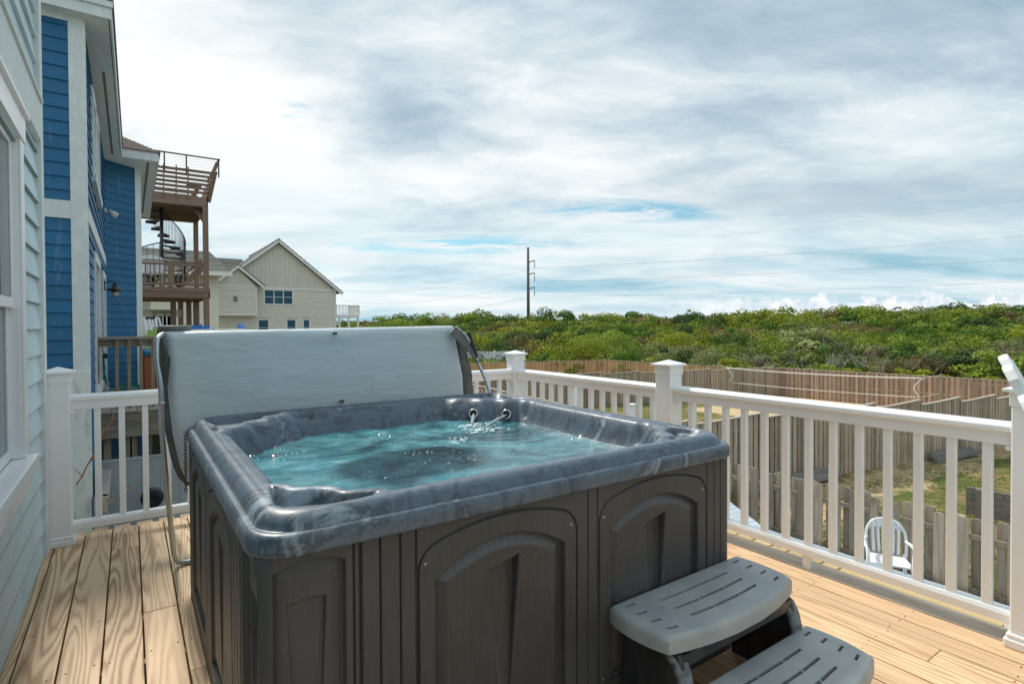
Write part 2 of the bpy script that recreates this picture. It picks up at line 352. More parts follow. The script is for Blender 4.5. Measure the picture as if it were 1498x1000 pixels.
def crown_np(seed,w_,h_,nl,ls,flat=0.0,mixk=0.0):
    """returns verts (n*4,3) and per-leaf random colour: leaves clustered on many small lobes spread over an uneven dome"""
    rg=np.random.RandomState(seed); nlobe=15
    th=rg.uniform(0,2*np.pi,nlobe); u=rg.uniform(0,1,nlobe)**.6; ph=np.arccos(np.clip(1-u*1.0,-1,1))
    rad=rg.uniform(.55,1.0,nlobe)
    c=np.stack([np.sin(ph)*np.cos(th)*rad*w_/2,np.sin(ph)*np.sin(th)*rad*w_/2,h_*(.34+.52*np.cos(ph)*rad)],1)
    low=rg.rand(nlobe)<.3; c[low,2]*=rg.uniform(.35,.8,low.sum())
    lr=rg.uniform(.16,.30,nlobe)*w_*.70
    li=rg.choice(nlobe,nl,p=lr**2/np.sum(lr**2))
    d=rg.normal(size=(nl,3)); d[:,2]=np.abs(d[:,2])*.9-.25; d/=np.linalg.norm(d,axis=1)[:,None]
    p=c[li]+d*(lr[li]*rg.uniform(.80,1.04,nl))[:,None]*np.array([1,1,.8])
    p[:,2]=np.maximum(p[:,2],.05*h_)
    n=d+rg.normal(size=(nl,3))*.45; n/=np.linalg.norm(n,axis=1)[:,None]
    a=np.cross(n,rg.normal(size=(nl,3))); a/=np.linalg.norm(a,axis=1)[:,None]+1e-9; b=np.cross(n,a)
    s=ls*rg.uniform(.6,1.3,nl)[:,None]
    v=np.stack([p-a*s*.5,p+b*s*.34,p+a*s*.5,p-b*s*.34],1).reshape(-1,3)
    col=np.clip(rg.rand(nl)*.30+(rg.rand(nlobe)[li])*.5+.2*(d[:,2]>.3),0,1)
    return v,col
def mesh_np(name,v,col,mat):
    n=len(v)//4; me=bpy.data.meshes.new(name); me.vertices.add(n*4); me.vertices.foreach_set('co',v.astype(np.float32).ravel())
    me.loops.add(n*4); me.loops.foreach_set('vertex_index',np.arange(n*4,dtype=np.int32)); me.polygons.add(n)
    me.polygons.foreach_set('loop_start',np.arange(0,n*4,4,dtype=np.int32)); me.update(calc_edges=True)
    at=me.color_attributes.new('rnd','FLOAT_COLOR','CORNER'); c=np.ones((n*4,4),np.float32); c[:,:3]=np.repeat(col,4)[:,None]; at.data.foreach_set('color',c.ravel())
    if isinstance(mat,list):
        for x in mat[0]: me.materials.append(x)
        me.polygons.foreach_set('material_index',mat[1].astype(np.int32))
    else: me.materials.append(mat)
    return me
def trunk_mesh(seed,w_,h_):
    rg=random.Random(seed); mb=MB()
    for k in range(rg.randint(3,5)):
        a=rg.uniform(0,6.28); r_=rg.uniform(.15,.36)*w_; top=Vector((math.cos(a)*r_,math.sin(a)*r_,h_*rg.uniform(.5,.78)))
        m1=Vector((top.x*.35+rg.uniform(-.1,.1),top.y*.35,h_*.3)); p=[Vector((rg.uniform(-.08,.08),rg.uniform(-.08,.08),-.1)),m1,(m1+top)/2+Vector((rg.uniform(-.1,.1),rg.uniform(-.1,.1),0)),top]
        mb.tube(p,[.06*w_/2.5,.045*w_/2.5,.03*w_/2.5,.01],5)
        for j in range(2):
            q=p[2]+Vector((rg.uniform(-.4,.4),rg.uniform(-.4,.4),rg.uniform(.2,.6)))*w_*.3; mb.tube([p[1+j],(p[1+j]+q)/2+Vector((0,0,.08)),q],[.02*w_/2.5,.015,.006],4)
    return mb
PROTO={}
def bush(kind,seed,w_,h_,loc,label,cat='bush',group=None,nl=2600,ls=.17,name=None):
    key=(kind,seed)
    t=thing(name or 'bush',label,cat,(0,0,0),group)
    if key not in PROTO:
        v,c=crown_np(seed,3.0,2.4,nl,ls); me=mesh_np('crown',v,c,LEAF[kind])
        tr=trunk_mesh(seed,3.0,2.4); o=tr.build('trunk',BARK,None,fixn=False); PROTO[key]=(me,o.data); bpy.data.objects.remove(o)
    me,tm=PROTO[key]
    c=bpy.data.objects.new('crown',me); COL.objects.link(c); c.parent=t
    k=bpy.data.objects.new('trunk',tm); COL.objects.link(k); k.parent=t
    t.location=loc; t.scale=(w_/3.0,w_/3.0,h_/2.4); t.rotation_euler=(0,0,seed*1.7+loc[0]); return t
def cam_xy(px,d):
    l=(px-749)/FP*d; return (l*math.cos(.6023)+d*math.sin(.6023), -l*math.sin(.6023)+d*math.cos(.6023))
# front row: each shrub that reads by itself.  (photo x, depth, kind, width, height, label)
front=[(712,50,'mid',3.6,2.7,'bright green bush rising behind the white vinyl fence'),
(640,52,'olive',3.4,2.4,'grey-green bush behind the grey tub cover, left of the white vinyl fence'),
(790,49.5,'deep',3.0,2.6,'dark green bush just right of the corner railing post, behind the orange-brown fence'),
(836,50,'mid',3.2,2.4,'small mid-green bush between the dark bush and the broad yellow-green bush'),
(916,47.5,'yellow',5.2,2.6,'broad rounded yellow-green bush left of the middle railing post cap'),
(870,54,'russet',4.0,3.1,'russet bush standing above and left of the broad yellow-green bush'),
(985,50,'dark',3.6,3.2,'dark shadowy bush directly behind the middle railing post cap'),
(1045,46,'yellow',4.0,2.2,'low yellow-green bush right of the middle railing post cap'),
(1085,50,'olive',5.0,3.0,'greyish olive bush above the left end of the volleyball net'),
(1120,44,'mid',2.8,2.3,'fresh green bush at the corner of the grey fence'),
(1165,47,'olive',3.6,2.7,'twiggy grey-olive bush behind the reddish fence, left part'),
(1205,55,'olive',8.5,4.6,'large domed olive tree, the tallest rounded crown in the middle of the scrub'),
(1212,43,'mid',3.4,2.0,'rounded bright green bush over the middle of the volleyball net'),
(1265,44,'yellow',3.0,1.9,'yellow-green bush over the right half of the volleyball net'),
(1290,50,'russet',3.8,3.0,'brown-tinged bush behind the right half of the volleyball net'),
(1330,41,'yellow',3.2,1.8,'golden-flecked bush above the right end of the volleyball net'),
(1345,47,'deep',5.0,3.4,'deep green wind-shaped tree above the right end of the net'),
(1392,39,'yellow',3.4,1.6,'low golden-green shrub along the top of the reddish fence at the right'),
(1420,44,'dark',5.5,3.6,'dark tree with spreading limbs left of the white chair back'),
(1470,40,'mid',5.0,3.0,'bright green tree right behind the white chair back'),
(1440,37.5,'yellow',2.2,1.4,'smallest golden shrub peeping over the reddish fence near the white chair'),
(565,60,'deep',4.5,3.2,'dark bush on the skyline just right of the tan house'),
(600,58,'russet',4.0,2.6,'rusty bush on the skyline behind the top edge of the tub cover')]
for i,(px,d,k,w_,h_,lb) in enumerate(front):
    x,y=cam_xy(px,d); bush(k,10+i%9,w_,h_,(x,y,gz(x,y)-.05),lb,'tree' if 'tree' in lb else 'bush','scrub behind the fences',name='scrub_tree' if 'tree' in lb else 'bush')
# the mass behind them
vs=[];cs=[];mi=[]; kinds=list(LEAF); rg=random.Random(11)
def addc(px,d,w_,h_,k,nl,ls,seed,z=None):
    x,y=cam_xy(px,d); v,c=crown_np(seed,w_,h_,nl,ls); z=gz(x,y)-.1 if z is None else z
    vs.append(v+np.array([x,y,z])); cs.append(c); mi.append(np.full(nl,kinds.index(k)))
sd_=100
for d in (44,49,54,60,67,75,84,94,106,120,136,155):
    px=430+rg.uniform(0,20) if d>52 else 560
    while px<1560+ (0):
        sd_+=1; w_=rg.choice([2.6,3.4,4.5,6.5])*rg.uniform(.85,1.15)*(1+ (d-44)/170); h_=(1.5+.28*w_)*rg.uniform(.8,1.25)
        if px>1150 and d<50: h_*=.8
        if d<48 and px<1130: px+=40; continue
        k=rg.choices(kinds,[24,34,13,16,8,7])[0]
        nl=int(max(450,1500*(50/d)**1.1)*(w_/4.2)**1.5); addc(px+rg.uniform(-8,8),d+rg.uniform(-3,3),w_,h_,k,nl,.19*(d/50)**.85,sd_)
        px+=w_/d*FP*rg.uniform(.42,.72)
for i in range(26):    # pines that break the skyline
    sd_+=1; px=rg.uniform(1020,1530) if i>6 else rg.uniform(540,1000); d=rg.uniform(120,150); addc(px,d,rg.uniform(2.6,4.2),rg.uniform(4.0,5.4),rg.choice(['deep','deep','mid','russet']),420,.42,sd_)
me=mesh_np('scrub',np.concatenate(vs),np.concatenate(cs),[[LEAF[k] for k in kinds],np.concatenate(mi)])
o=bpy.data.objects.new('scrub_thicket',me); COL.objects.link(o); stuff(o,'dense mass of green, olive and russet coastal scrub running to the skyline','scrub')

mb=MB(); rg=random.Random(77)
for i in range(110):
    d=rg.choice([43,45,47,50,54,60,68]); px=rg.uniform(560 if d>50 else 1090,1540); x,y=cam_xy(px,d+rg.uniform(-2,2)); z0=gz(x,y)+rg.uniform(.8,1.7); root=Vector((x,y,z0))
    for k in range(rg.randint(4,8)):
        a=rg.uniform(0,6.28); e=root+Vector((math.cos(a)*rg.uniform(.4,1.1),math.sin(a)*rg.uniform(.4,1.1),rg.uniform(.3,1.3))); m1=(root+e)/2+Vector((rg.uniform(-.15,.15),rg.uniform(-.15,.15),rg.uniform(0,.2)))
        mb.tube([root,m1,e],[.022,.015,.006],3,caps=False)
        for j in range(3): q=m1.lerp(e,rg.random()); mb.tube([q,q+Vector((rg.uniform(-.3,.3),rg.uniform(-.3,.3),rg.uniform(.05,.35)))],[.009,.004],3,caps=False)
stuff(mb.build('dead_twigs',pm('dead_twig_grey',(.26,.23,.20),(.38,.34,.30),ns=2,rough=.9),fixn=False),'bare grey twigs sticking out through the scrub','scrub')
# ------------------------------------------------------------------ deck
DK=wood('deck_pine',(.76,.55,.34),(.33,.18,.09),'y',rings=17,contrast=1.4,rv=.16,rough=.62,wx=8.0,wy=.55)
DK2=wood('deck_pine_fine',(.75,.52,.31),(.40,.225,.105),'y',rings=15,contrast=1.15,rv=.17,rough=.62,wx=13,wy=.55)
DKG=wood('weathered_deck_board',(.58,.47,.35),(.34,.26,.19),'y',rings=8,contrast=.9,rv=.05,grey=(.42,.39,.36),wx=12)
PLY=wood('yellow_deck_board',(.66,.50,.25),(.50,.34,.15),'y',rings=4,contrast=.6,rv=.08)
mb=MB(); mbL=mb; mbR=MB(); pitch=.1375; rg=random.Random(5); nails=MB()
bx=[.034+pitch*k for k in range(-4,21)]
for x in bx:
    mb=mbR if x>1.2 else mbL
    cuts=[-1.6]+sorted(rg.uniform(-1.2,4.0) for _ in range(rg.choice([1,1,2])))+[4.40]
    if abs(x-2.784)<.05: cuts=[-1.6,.30,4.40]
    if abs(x-2.647)<.05: cuts=[-1.6,1.66,4.40]
    if abs(x-2.509)<.05: cuts=[-1.6,.846,4.40]
    if abs(x-.034)<.03: cuts=[-1.6,3.02,4.40]
    for a,b_ in zip(cuts,cuts[1:]):
        if b_-a<.1: continue
        mb.box(x+.003,x+pitch-.003,a+.001,b_-.001,-.032,rg.uniform(-.0012,.0008))
    y=-1.4
    while y<4.4:
        for q in (.025,pitch-.025): nails.lathe([(0,.0012),(.0028,.0010),(.0028,-.001)],(x+q+rg.uniform(-.004,.004),y+rg.uniform(-.01,.01),.0004),8)
        y+=.405
deck=struct(mbL.build('deck',DK,bevel=.0025,fixn=False)); struct(mbR.build('deck',DK2,bevel=.0025,fixn=False))
struct(nails.build('deck_nails',pm('nail_heads',(.05,.045,.04),ns=5,rough=.6,metal=.5)))
mb=MB(); mb.box(.034+pitch*21+.004,.034+pitch*22,-1.6,4.4,-.032,.001); struct(mb.build('deck_edge_board',DKG,bevel=.003))
mb=MB()
ys=[-1.2,.76,1.44,1.53,1.62,1.72,1.82,1.93,2.04,2.16,2.5,3.0,3.6,4.4]
for a,b_ in zip(ys,ys[1:]): mb.box(3.064,3.20,a+.006,b_-.006,-.036,-.004)
struct(mb.build('deck_outer_board',PLY,bevel=.002))
RIM=wood('deck_rim',(.46,.34,.20),(.28,.18,.10),'x',rings=5,contrast=.7,rv=.15)
mb=MB(); mb.box(-.55,3.2,4.46,4.50,-.30,-.035); mb.box(3.2,3.24,-1.6,4.5,-.30,-.035)
x=-.47
while x<3.2: mb.box(x,x+.088,4.405,4.50,-.034,-.012); x+=.124
struct(mb.build('deck_rim',RIM))
mb=MB()
for y in [q*.405-1.4 for q in range(15)]: mb.box(-.5,3.2,y-.019,y+.019,-.22,-.034)
struct(mb.build('deck_joists',RIM))
mb=MB()
for x in (-.4,1.2,3.1):
    for y in (-1.4,1.6,4.3): mb.box(x-.07,x+.07,y-.07,y+.07,-3.1,-.22)
struct(mb.build('deck_support',RIM))
# ------------------------------------------------------------------ railing
def post(x,y,label):
    t=thing('railing_post',label,'post',(x,y,0),'white railing posts round the deck')
    w_=.061; mb=MB(); mb.box(x-w_,x+w_,y-w_,y+w_,.0,1.03); mb.build('sleeve',WHITE,t,bevel=.006)
    mb=MB(); mb.box(x-.078,x+.078,y-.078,y+.078,.0,.035); mb.box(x-.071,x+.071,y-.071,y+.071,.035,.055); mb.build('base_trim',WHITE,t,bevel=.006)
    mb=MB(); mb.box(x-.066,x+.066,y-.066,y+.066,.965,1.022)
    a=.083; mb.box(x-a,x+a,y-a,y+a,1.022,1.036); b_=.076; mb.add([(x-b_,y-b_,1.036),(x+b_,y-b_,1.036),(x+b_,y+b_,1.036),(x-b_,y+b_,1.036),(x,y,1.062)],[(0,1,4),(1,2,4),(2,3,4),(3,0,4)])
    mb.build('post_cap',WHITE,t,bevel=.003); return t
P0=(-.357,4.275);P1=(2.95,4.235);P2=(2.95,2.455);P3=(2.955,.638)
post(*P0,'white post at the far left, standing against the pale blue house wall')
post(*P1,'white corner post behind the tub, where the two railings meet')
post(*P2,'white post in the middle of the right-hand railing')
post(*P3,'white post at the right edge of the photo, partly behind the white chair')
def rail(A,B,s0,n,sp,label):
    A=Vector((*A,0));B=Vector((*B,0)); d=(B-A); Ln=d.length; d.normalize(); nrm=Vector((-d.y,d.x,0)); a=A+d*.061; b_=B-d*.061
    t=thing('deck_railing',label,'railing',A,'white deck railings')
    def prof(name,pts,bev=.004):
        mb=MB(); mb.prism([a+nrm*p[0]+Vector((0,0,p[1])) for p in pts], b_-a); return mb.build(name,WHITE,t,bevel=bev)
    prof('top_rail',[(-.028,.80),(.028,.80),(.028,.852),(.046,.858),(.046,.878),(.034,.891),(-.034,.891),(-.046,.878),(-.046,.858),(-.028,.852)],.003)
    prof('bottom_rail',[(-.030,.074),(.030,.074),(.030,.108),(.022,.124),(-.022,.124),(-.030,.108)],.002)
    for e_,sg in ((a,1),(b_,-1)):
        for zz in (.79,.064): mb=MB(); p_=e_+d*sg*.012+Vector((0,0,zz)); mb.bar(p_-d*.012,p_+d*.012,.064,.018); mb.build('bracket',WHITE,t,bevel=.002)
    first=None
    for k in range(n):
        c=A+d*(s0+k*sp)
        if first is None:
            mb=MB(); q=.0165; M=Matrix.Translation(c)@Matrix.Rotation(math.atan2(d.y,d.x),4,'Z'); mb.box(-q,q,-q,q,.12,.802,M); first=mb.build('baluster',WHITE,t,bevel=.003); f0=c
        else: dup(first,t,first.location+(c-f0))
    return t
# spacing measured from the photograph: 0.124 m
rail(P0,P1,.188,25,.1225,'white railing section behind the tub, running from the house wall to the corner post')
rail(P2,P1,.135,13,.1240,'white railing section between the corner post and the middle post')
r3=rail(P3,P2,.148,13,.1240,'white railing section from the middle post to the right edge, nearest the steps')
mb=MB(); mb.box(2.935,2.969,1.52,1.554,0,.076); mb.build('support_block',WHITE,r3,bevel=.002)
# ------------------------------------------------------------------ hot tub
CX_,CY_,A_=1.115,2.215,.90
tub=thing('hot_tub','square hot tub full of turquoise water with a marbled slate-blue rim and dark brown cabinet','hot tub',(CX_,CY_,0))
def acrylic(name,dark,mid,light,rough=.22):
    m,nt,b,out=new_mat(name); co=obj_co(nt)
    wn=N(nt,'ShaderNodeTexNoise'); wn.inputs['Scale'].default_value=1.6; wn.inputs['Detail'].default_value=2; L(nt,co,wn.inputs['Vector'])
    v=N(nt,'ShaderNodeVectorMath',operation='MULTIPLY_ADD'); L(nt,wn.outputs['Color'],v.inputs[0]); v.inputs[1].default_value=(.45,.45,.45); L(nt,co,v.inputs[2])
    a=noise_n(nt,mapping(nt,v.outputs[0],(.55,5.0,1.5),rot=(0,0,.62)),2.2,9,.68,.3)
    b2=noise_n(nt,mapping(nt,v.outputs[0],(3.5,.7,1),rot=(0,0,.2)),4.0,7,.65,.5)
    f=math_n(nt,'MULTIPLY_ADD',a,.62,math_n(nt,'MULTIPLY',b2,.38))
    L(nt,ramp(nt,f,[(.37,dark),(.48,mid),(.54,dark),(.62,light),(.72,mid)]),b.inputs['Base Color'])
    L(nt,ramp(nt,noise_n(nt,co,14,5,.7),[(.35,rough+.16),(.7,rough+.34)]),b.inputs['Roughness']); b.inputs['Coat Weight'].default_value=.15; b.inputs['Coat Roughness'].default_value=.2
    bump(nt,noise_n(nt,co,7,2,.5),.06,.01,b)
    return m,nt,b
SHELL,_,_=acrylic('marbled_acrylic',(.042,.060,.085),(.100,.140,.185),(.30,.37,.43))
# under water the shell is pale with suspended bubbles; same acrylic, tinted by the water volume
def smax(a,b,k=.05):
    h=np.clip(.5+.5*(a-b)/k,0,1); return b+(a-b)*h+k*h*(1-h)
def ss(a,b,x): t=np.clip((x-a)/(b-a),0,1); return t*t*(3-2*t)
II=A_-.112; CC=2*A_-.61
def shell_z(u,v):
    side=smax(np.abs(u)-II,np.abs(v)-II,.05); cc=CC+.15*(1-ss(-.3,.3,v)); corner=(np.abs(u)+np.abs(v)-cc)/1.4142
    ang=np.arctan2(v,u); m=ss(-.03,.03,corner-side)        # 1 in the corner pieces
    tt=A_-np.maximum(np.abs(u),np.abs(v))                 # distance in from the outer edge
    s=smax(side,corner,.035)                               # >0 outside the opening
    loc=(np.abs(u)-np.abs(v))                              # along the chamfer
    s=s+m*(.013*np.cos(loc*30)-.004)
    z=.858-.004*ss(.0,.03,-s+.03)
    t0=.088+.012*np.cos(loc*26+.6)
    plate=m*ss(t0-.004,t0+.012,tt)*ss(.040,.058,s)         # sunken shelf between rim and head-rest
    z=z-.027*plate
    z=z-.030*m*np.exp(-((s-.066)/.010)**2)*ss(t0-.01,t0+.01,tt)
    z=z+.006*m*np.exp(-((s-.018)/.022)**2)
    for (pu,pv) in ((-.755,-.50),(-.50,-.765),(-.765,.36),(-.36,.765),(.765,.36),(.36,.765),(.765,-.50),(.50,-.765)):
        z=z-.034*np.exp(-(((u-pu)**2+(v-pv)**2)/.028**2)**1.5)   # little pockets where the head-rests end
    t=-s
    wd=.078+.05*ss(.3,.75,v); z=z-.118*ss(-.004,wd,t)-.235*ss(.06,.22,t)
    z=z-.03*ss(.15,.3,t)*(.5+.5*np.sin(5*ang))
    rr=np.sqrt(((u+.15)/.40)**2+((v+.12)/.32)**2)
    z=z-.34*(1-ss(.80,1.0,rr))
    z=z+.012*m*ss(0.0,.06,t)*(1-ss(.10,.16,t))*np.sin(loc*40)
    return z
def rrect(h,r,ns=64,nc=26):
    pts=[]; r=min(r,h*.999)
    for q in range(4):
        c,s=[(1,0),(0,1),(-1,0),(0,-1)][q]
        for i in range(ns):
            tt=-1+2*(i+.0)/ns; p=(h,tt*(h-r)); pts.append((p[0]*c-p[1]*s,p[0]*s+p[1]*c))
        for i in range(nc):
            a=math.pi/2*i/nc; p=(h-r+r*math.cos(a),h-r+r*math.sin(a)); pts.append((p[0]*c-p[1]*s,p[0]*s+p[1]*c))
    return np.array(pts)
prof=[(.012,.772),(.001,.774),(0,.780),(0,.806),(.002,.815),(.008,.822),(.017,.825),(.020,.823),(.024,.825),(.027,.835),(.033,.846),(.043,.856),(.054,.861),(.064,.862)]
loops=[]
for t_,z in prof: p=rrect(A_-t_,.108); loops.append(np.column_stack([p,np.full(len(p),z)]))
t_=.072
while t_<A_-.02:
    p=rrect(A_-t_,.15+max(0,(t_-.06))*.25); loops.append(np.column_stack([p,shell_z(p[:,0],p[:,1])])); t_+=.005 if t_<.42 else .02
npn=len(loops[0]); V=np.concatenate(loops)
cen=np.array([[0,0,float(shell_z(np.array([0.]),np.array([0.]))[0])]]); V=np.concatenate([V,cen]); V[:,0]+=CX_; V[:,1]+=CY_
F=[(i*npn+k,i*npn+(k+1)%npn,(i+1)*npn+(k+1)%npn,(i+1)*npn+k) for i in range(len(loops)-1) for k in range(npn)]
F+=[((len(loops)-1)*npn+k,(len(loops)-1)*npn+(k+1)%npn,len(V)-1) for k in range(npn)]
mb=MB(); mb.add(V.tolist(),F,True); shell=mb.build('shell',SHELL,tub,fixn=False)
# cabinet walls as relief panels
m,nt,b,_o=new_mat('cabinet_brown'); co=obj_co(nt)
f=noise_n(nt,mapping(nt,co,(26,26,1.3)),5,6,.7); g=noise_n(nt,co,2.2,4,.6)
wa=N(nt,'ShaderNodeAttribute'); wa.attribute_name='wear_sheen'; cabc=mixc(nt,ramp(nt,g,[(.45,0),(.75,.30)]),ramp(nt,f,[(.25,(.040,.039,.040)),(.75,(.070,.067,.067))]),(.14,.145,.15))
wm=math_n(nt,'MULTIPLY',wa.outputs['Fac'],math_n(nt,'MULTIPLY_ADD',f,.6,-.02)); cabc=mixc(nt,wm,cabc,(.17,.20,.215))  # bevels worn pale, wedge edges tinted as if lit
spk=ramp(nt,noise_n(nt,co,95,2,.5),[(.72,0),(.78,.5)]); cabc=mixc(nt,spk,cabc,(.25,.25,.25)); L(nt,cabc,b.inputs['Base Color'])
L(nt,ramp(nt,g,[(.3,.42),(.7,.6)]),b.inputs['Roughness']); bump(nt,f,.25,.002,b); CAB=m
def relief(s,z):
    """depth (m, into the wall) of the cabinet panels; s from the left end, z height"""
    d=np.zeros_like(s); wr=np.zeros_like(s)
    def groove(x,w=.0018,dep=.012):
        return dep*np.exp(-((s-x)/w)**2)
    for x in (.220,.237,.288,.342,.386,.990,1.032,1.606,1.65,1.69): d+=groove(x,.0018 if x!=.237 else .0035)
    def door(x0,x1):
        c=(x0+x1)/2; hw=(x1-x0)/2; nonlocal d,wr
        top=.752-.055*((s-c)/hw)**2
        r=.05; dx=hw-np.abs(s-c); dz=top-z
        # rounded shoulder
        e=np.where((dx<r)&(dz<r),r-np.hypot(np.maximum(r-dx,0),np.maximum(r-dz,0)),np.minimum(dx,dz))
        e=np.minimum(e,np.where(z<.16,z-.045,1))
        d+=.014*np.exp(-(e/.0024)**2)
        it=.690-.075*((s-c)/(hw-.05))**2; hx=hw-.048
        ie=np.minimum(hx-np.abs(s-c),np.minimum(it-z,z-.10))
        inside=ie>0
        ledge=np.clip(ie/.004,0,1)*.024-np.clip((ie-.006)/.034,0,1)*.016
        d+=np.where(inside,ledge,0)
        arcz=(it-z)<(hx-np.abs(s-c))
        wr=np.maximum(wr,np.where(inside&arcz,np.clip((ie-.004)/.006,0,1)*np.clip((.046-ie)/.010,0,1),0))
        wz=np.clip((z-.14)/(.602-.14),0,1); wh=.012+.043*wz
        we=np.minimum(wh-np.abs(s-c-.0),.605+ .012*((s-c)/.05)-z)
        wr=np.maximum(wr,np.where((we>0)&(we<.016)&(s<c)&(z>.16),.65,0))  # painted light: bluish lit line down the wedge's left edge
        d+=np.where((we>0)&(z>.14),np.clip(we/.004,0,1)*.034*wz**.8,0)
    door(.392,.942); door(1.040,1.600)
    c=.116; hw=.084; ie=np.minimum(np.minimum(hw-np.abs(s-c),.752-.02*((s-c)/hw)**2-z),z-.06)
    d+=np.where(ie>0,np.clip(ie/.004,0,1)*.020-np.clip((ie-.006)/.03,0,1)*.008,0)
    wz=np.clip((z-.05)/(.65-.05),0,1); we=np.minimum((.020+.026*wz)-np.abs(s-c+.005),.65+.006*np.cos((s-c)*30)-z)
    d+=np.where(we>0,np.clip(we/.004,0,1)*.014*wz,0)
    return d,wr
CW=1.776
def cab_side(name,org,ax,nrm,ns,nz):
    rc=.06; s,z=np.meshgrid(np.linspace(.293*rc,CW-.293*rc,ns),np.linspace(.0,.79,nz))
    d,wr=relief(s,z)
    e=np.minimum(s,CW-s); d=d*np.clip(e/.01,0,1)+np.where(e<rc,rc-np.sqrt(np.maximum(0,rc**2-(rc-e)**2)),0)
    X=org[0]+ax[0]*s-nrm[0]*d; Y=org[1]+ax[1]*s-nrm[1]*d
    Vv=np.stack([X,Y,z],-1).reshape(-1,3); i=np.arange((nz-1)*ns).reshape(nz-1,ns)[:,:-1].ravel()
    Ff=np.stack([i,i+1,i+ns+1,i+ns],1)
    mb=MB(); mb.add(Vv.tolist(),Ff.tolist(),True); o=mb.build(name,CAB,tub,fixn=False); at=o.data.attributes.new('wear_sheen','FLOAT','POINT'); at.data.foreach_set('value',wr.ravel().astype(np.float32)); return o
x0,y0=CX_-.905+.0,CY_-.88
cab_side('cabinet_panel',(CX_-.888,CY_-.875),(1,0),(0,-1),1200,280)
cab_side('cabinet_panel',(CX_-.888,CY_-.875),(0,1),(-1,0),560,200)
mb=MB(); mb.box(CX_-.885,CX_+.88,CY_-.885,CY_+.88,0.,.03); mb.box(CX_+.865,CX_+.886,CY_-.79,CY_+.88,.03,.775); mb.box(CX_-.85,CX_+.87,CY_+.865,CY_+.885,.03,.775)
mb.build('cabinet_panel',CAB,tub)
mb=MB()
for s_,z_ in ((.425,.665),(.93,.665),(.925,.10),(1.072,.66),(1.59,.665),(1.07,.12)):
    mb.lathe([(0,0),(.006,.0),(.006,-.004)],(CX_-.9+s_,CY_-.8755,z_),10,Matrix.Rotation(R(90),4,'X'))
mb.build('screws',pm('screw_steel',(.35,.34,.33),ns=4,rough=.35,metal=1),tub)
# remains of reflective tape along the lip
# water
WZ=.742
m,nt,b,out=new_mat('tub_water'); co=obj_co(nt)
gl=N(nt,'ShaderNodeBsdfGlossy'); gl.inputs['Roughness'].default_value=.03; tr=N(nt,'ShaderNodeBsdfTransparent'); df=N(nt,'ShaderNodeBsdfDiffuse')
n1=noise_n(nt,mapping(nt,co,(1,1,1)),2.0,3,.5,1.0); n2=noise_n(nt,mapping(nt,co,(1,1.5,1)),9,6,.65,.6)
milk=ramp(nt,math_n(nt,'MULTIPLY_ADD',n2,.12,math_n(nt,'MULTIPLY',n1,.88)),[(.36,.08),(.62,.50)])
sx=N(nt,'ShaderNodeSeparateXYZ'); L(nt,co,sx.inputs[0])
def ell(cx,cy,rx,ry,lo,hi):
    a=math_n(nt,'POWER',math_n(nt,'DIVIDE',math_n(nt,'SUBTRACT',sx.outputs[0],cx),rx),2); b_=math_n(nt,'POWER',math_n(nt,'DIVIDE',math_n(nt,'SUBTRACT',sx.outputs[1],cy),ry),2)
    r_=math_n(nt,'ADD',math_n(nt,'ADD',a,b_),math_n(nt,'MULTIPLY_ADD',n1,.9,-.45)); return ramp(nt,r_,[(lo,0.0),(hi,1.0)])
well=ell(-.165,-.125,.36,.27,.6,1.0)        # bubbles gather over the seats, the foot well stays clear and dark
edge=ell(0,0,1.9,1.9,.30,.62); edge=math_n(nt,'SUBTRACT',1.0,edge)
milk=math_n(nt,'MULTIPLY',milk,math_n(nt,'MULTIPLY_ADD',well,.70,.30)); milk=math_n(nt,'MULTIPLY',milk,math_n(nt,'MULTIPLY_ADD',edge,.8,.2))
L(nt,ramp(nt,n2,[(.35,(.10,.50,.62)),(.65,(.40,.84,.92))]),df.inputs[0]); tr.inputs[0].default_value=(.72,.96,.99,1)
ma=N(nt,'ShaderNodeMixShader'); L(nt,milk,ma.inputs[0]); L(nt,tr.outputs[0],ma.inputs[1]); L(nt,df.outputs[0],ma.inputs[2])
fr=N(nt,'ShaderNodeFresnel'); fr.inputs[0].default_value=1.33; mb2=N(nt,'ShaderNodeMixShader'); L(nt,fr.outputs[0],mb2.inputs[0]); L(nt,ma.outputs[0],mb2.inputs[1]); L(nt,gl.outputs[0],mb2.inputs[2])
rip=math_n(nt,'ADD',noise_n(nt,mapping(nt,co,(1,1.6,1)),16,4,.55,.7),math_n(nt,'MULTIPLY',noise_n(nt,mapping(nt,co,(1,1.3,1)),55,3,.6,.4),.28))
bn=N(nt,'ShaderNodeBump'); bn.inputs['Strength'].default_value=.40; bn.inputs['Distance'].default_value=.009; L(nt,rip,bn.inputs['Height'])
for q in (gl,fr): L(nt,bn.outputs[0],q.inputs['Normal'])
L(nt,mb2.outputs[0],out.inputs[0])
ab=N(nt,'ShaderNodeVolumeAbsorption'); ab.inputs[0].default_value=(.18,.80,.93,1); ab.inputs[1].default_value=1.5; L(nt,ab.outputs[0],out.inputs['Volume'])
WATER=m
n=170; hw=.80; g1=np.linspace(-hw,hw,n); U,Vg=np.meshgrid(g1,g1); zz=np.zeros_like(U); rgn=np.random.RandomState(4)
for k in range(26):
    a=rgn.uniform(0,6.28); f_=rgn.uniform(9,42); zz+=.011/f_*np.sin(f_*(U*np.cos(a)+Vg*np.sin(a))+rgn.uniform(0,6.28))
dj=np.hypot(U-.50,Vg-.42); zz+=.0035*np.exp(-dj*3.5)*np.sin(dj*75)
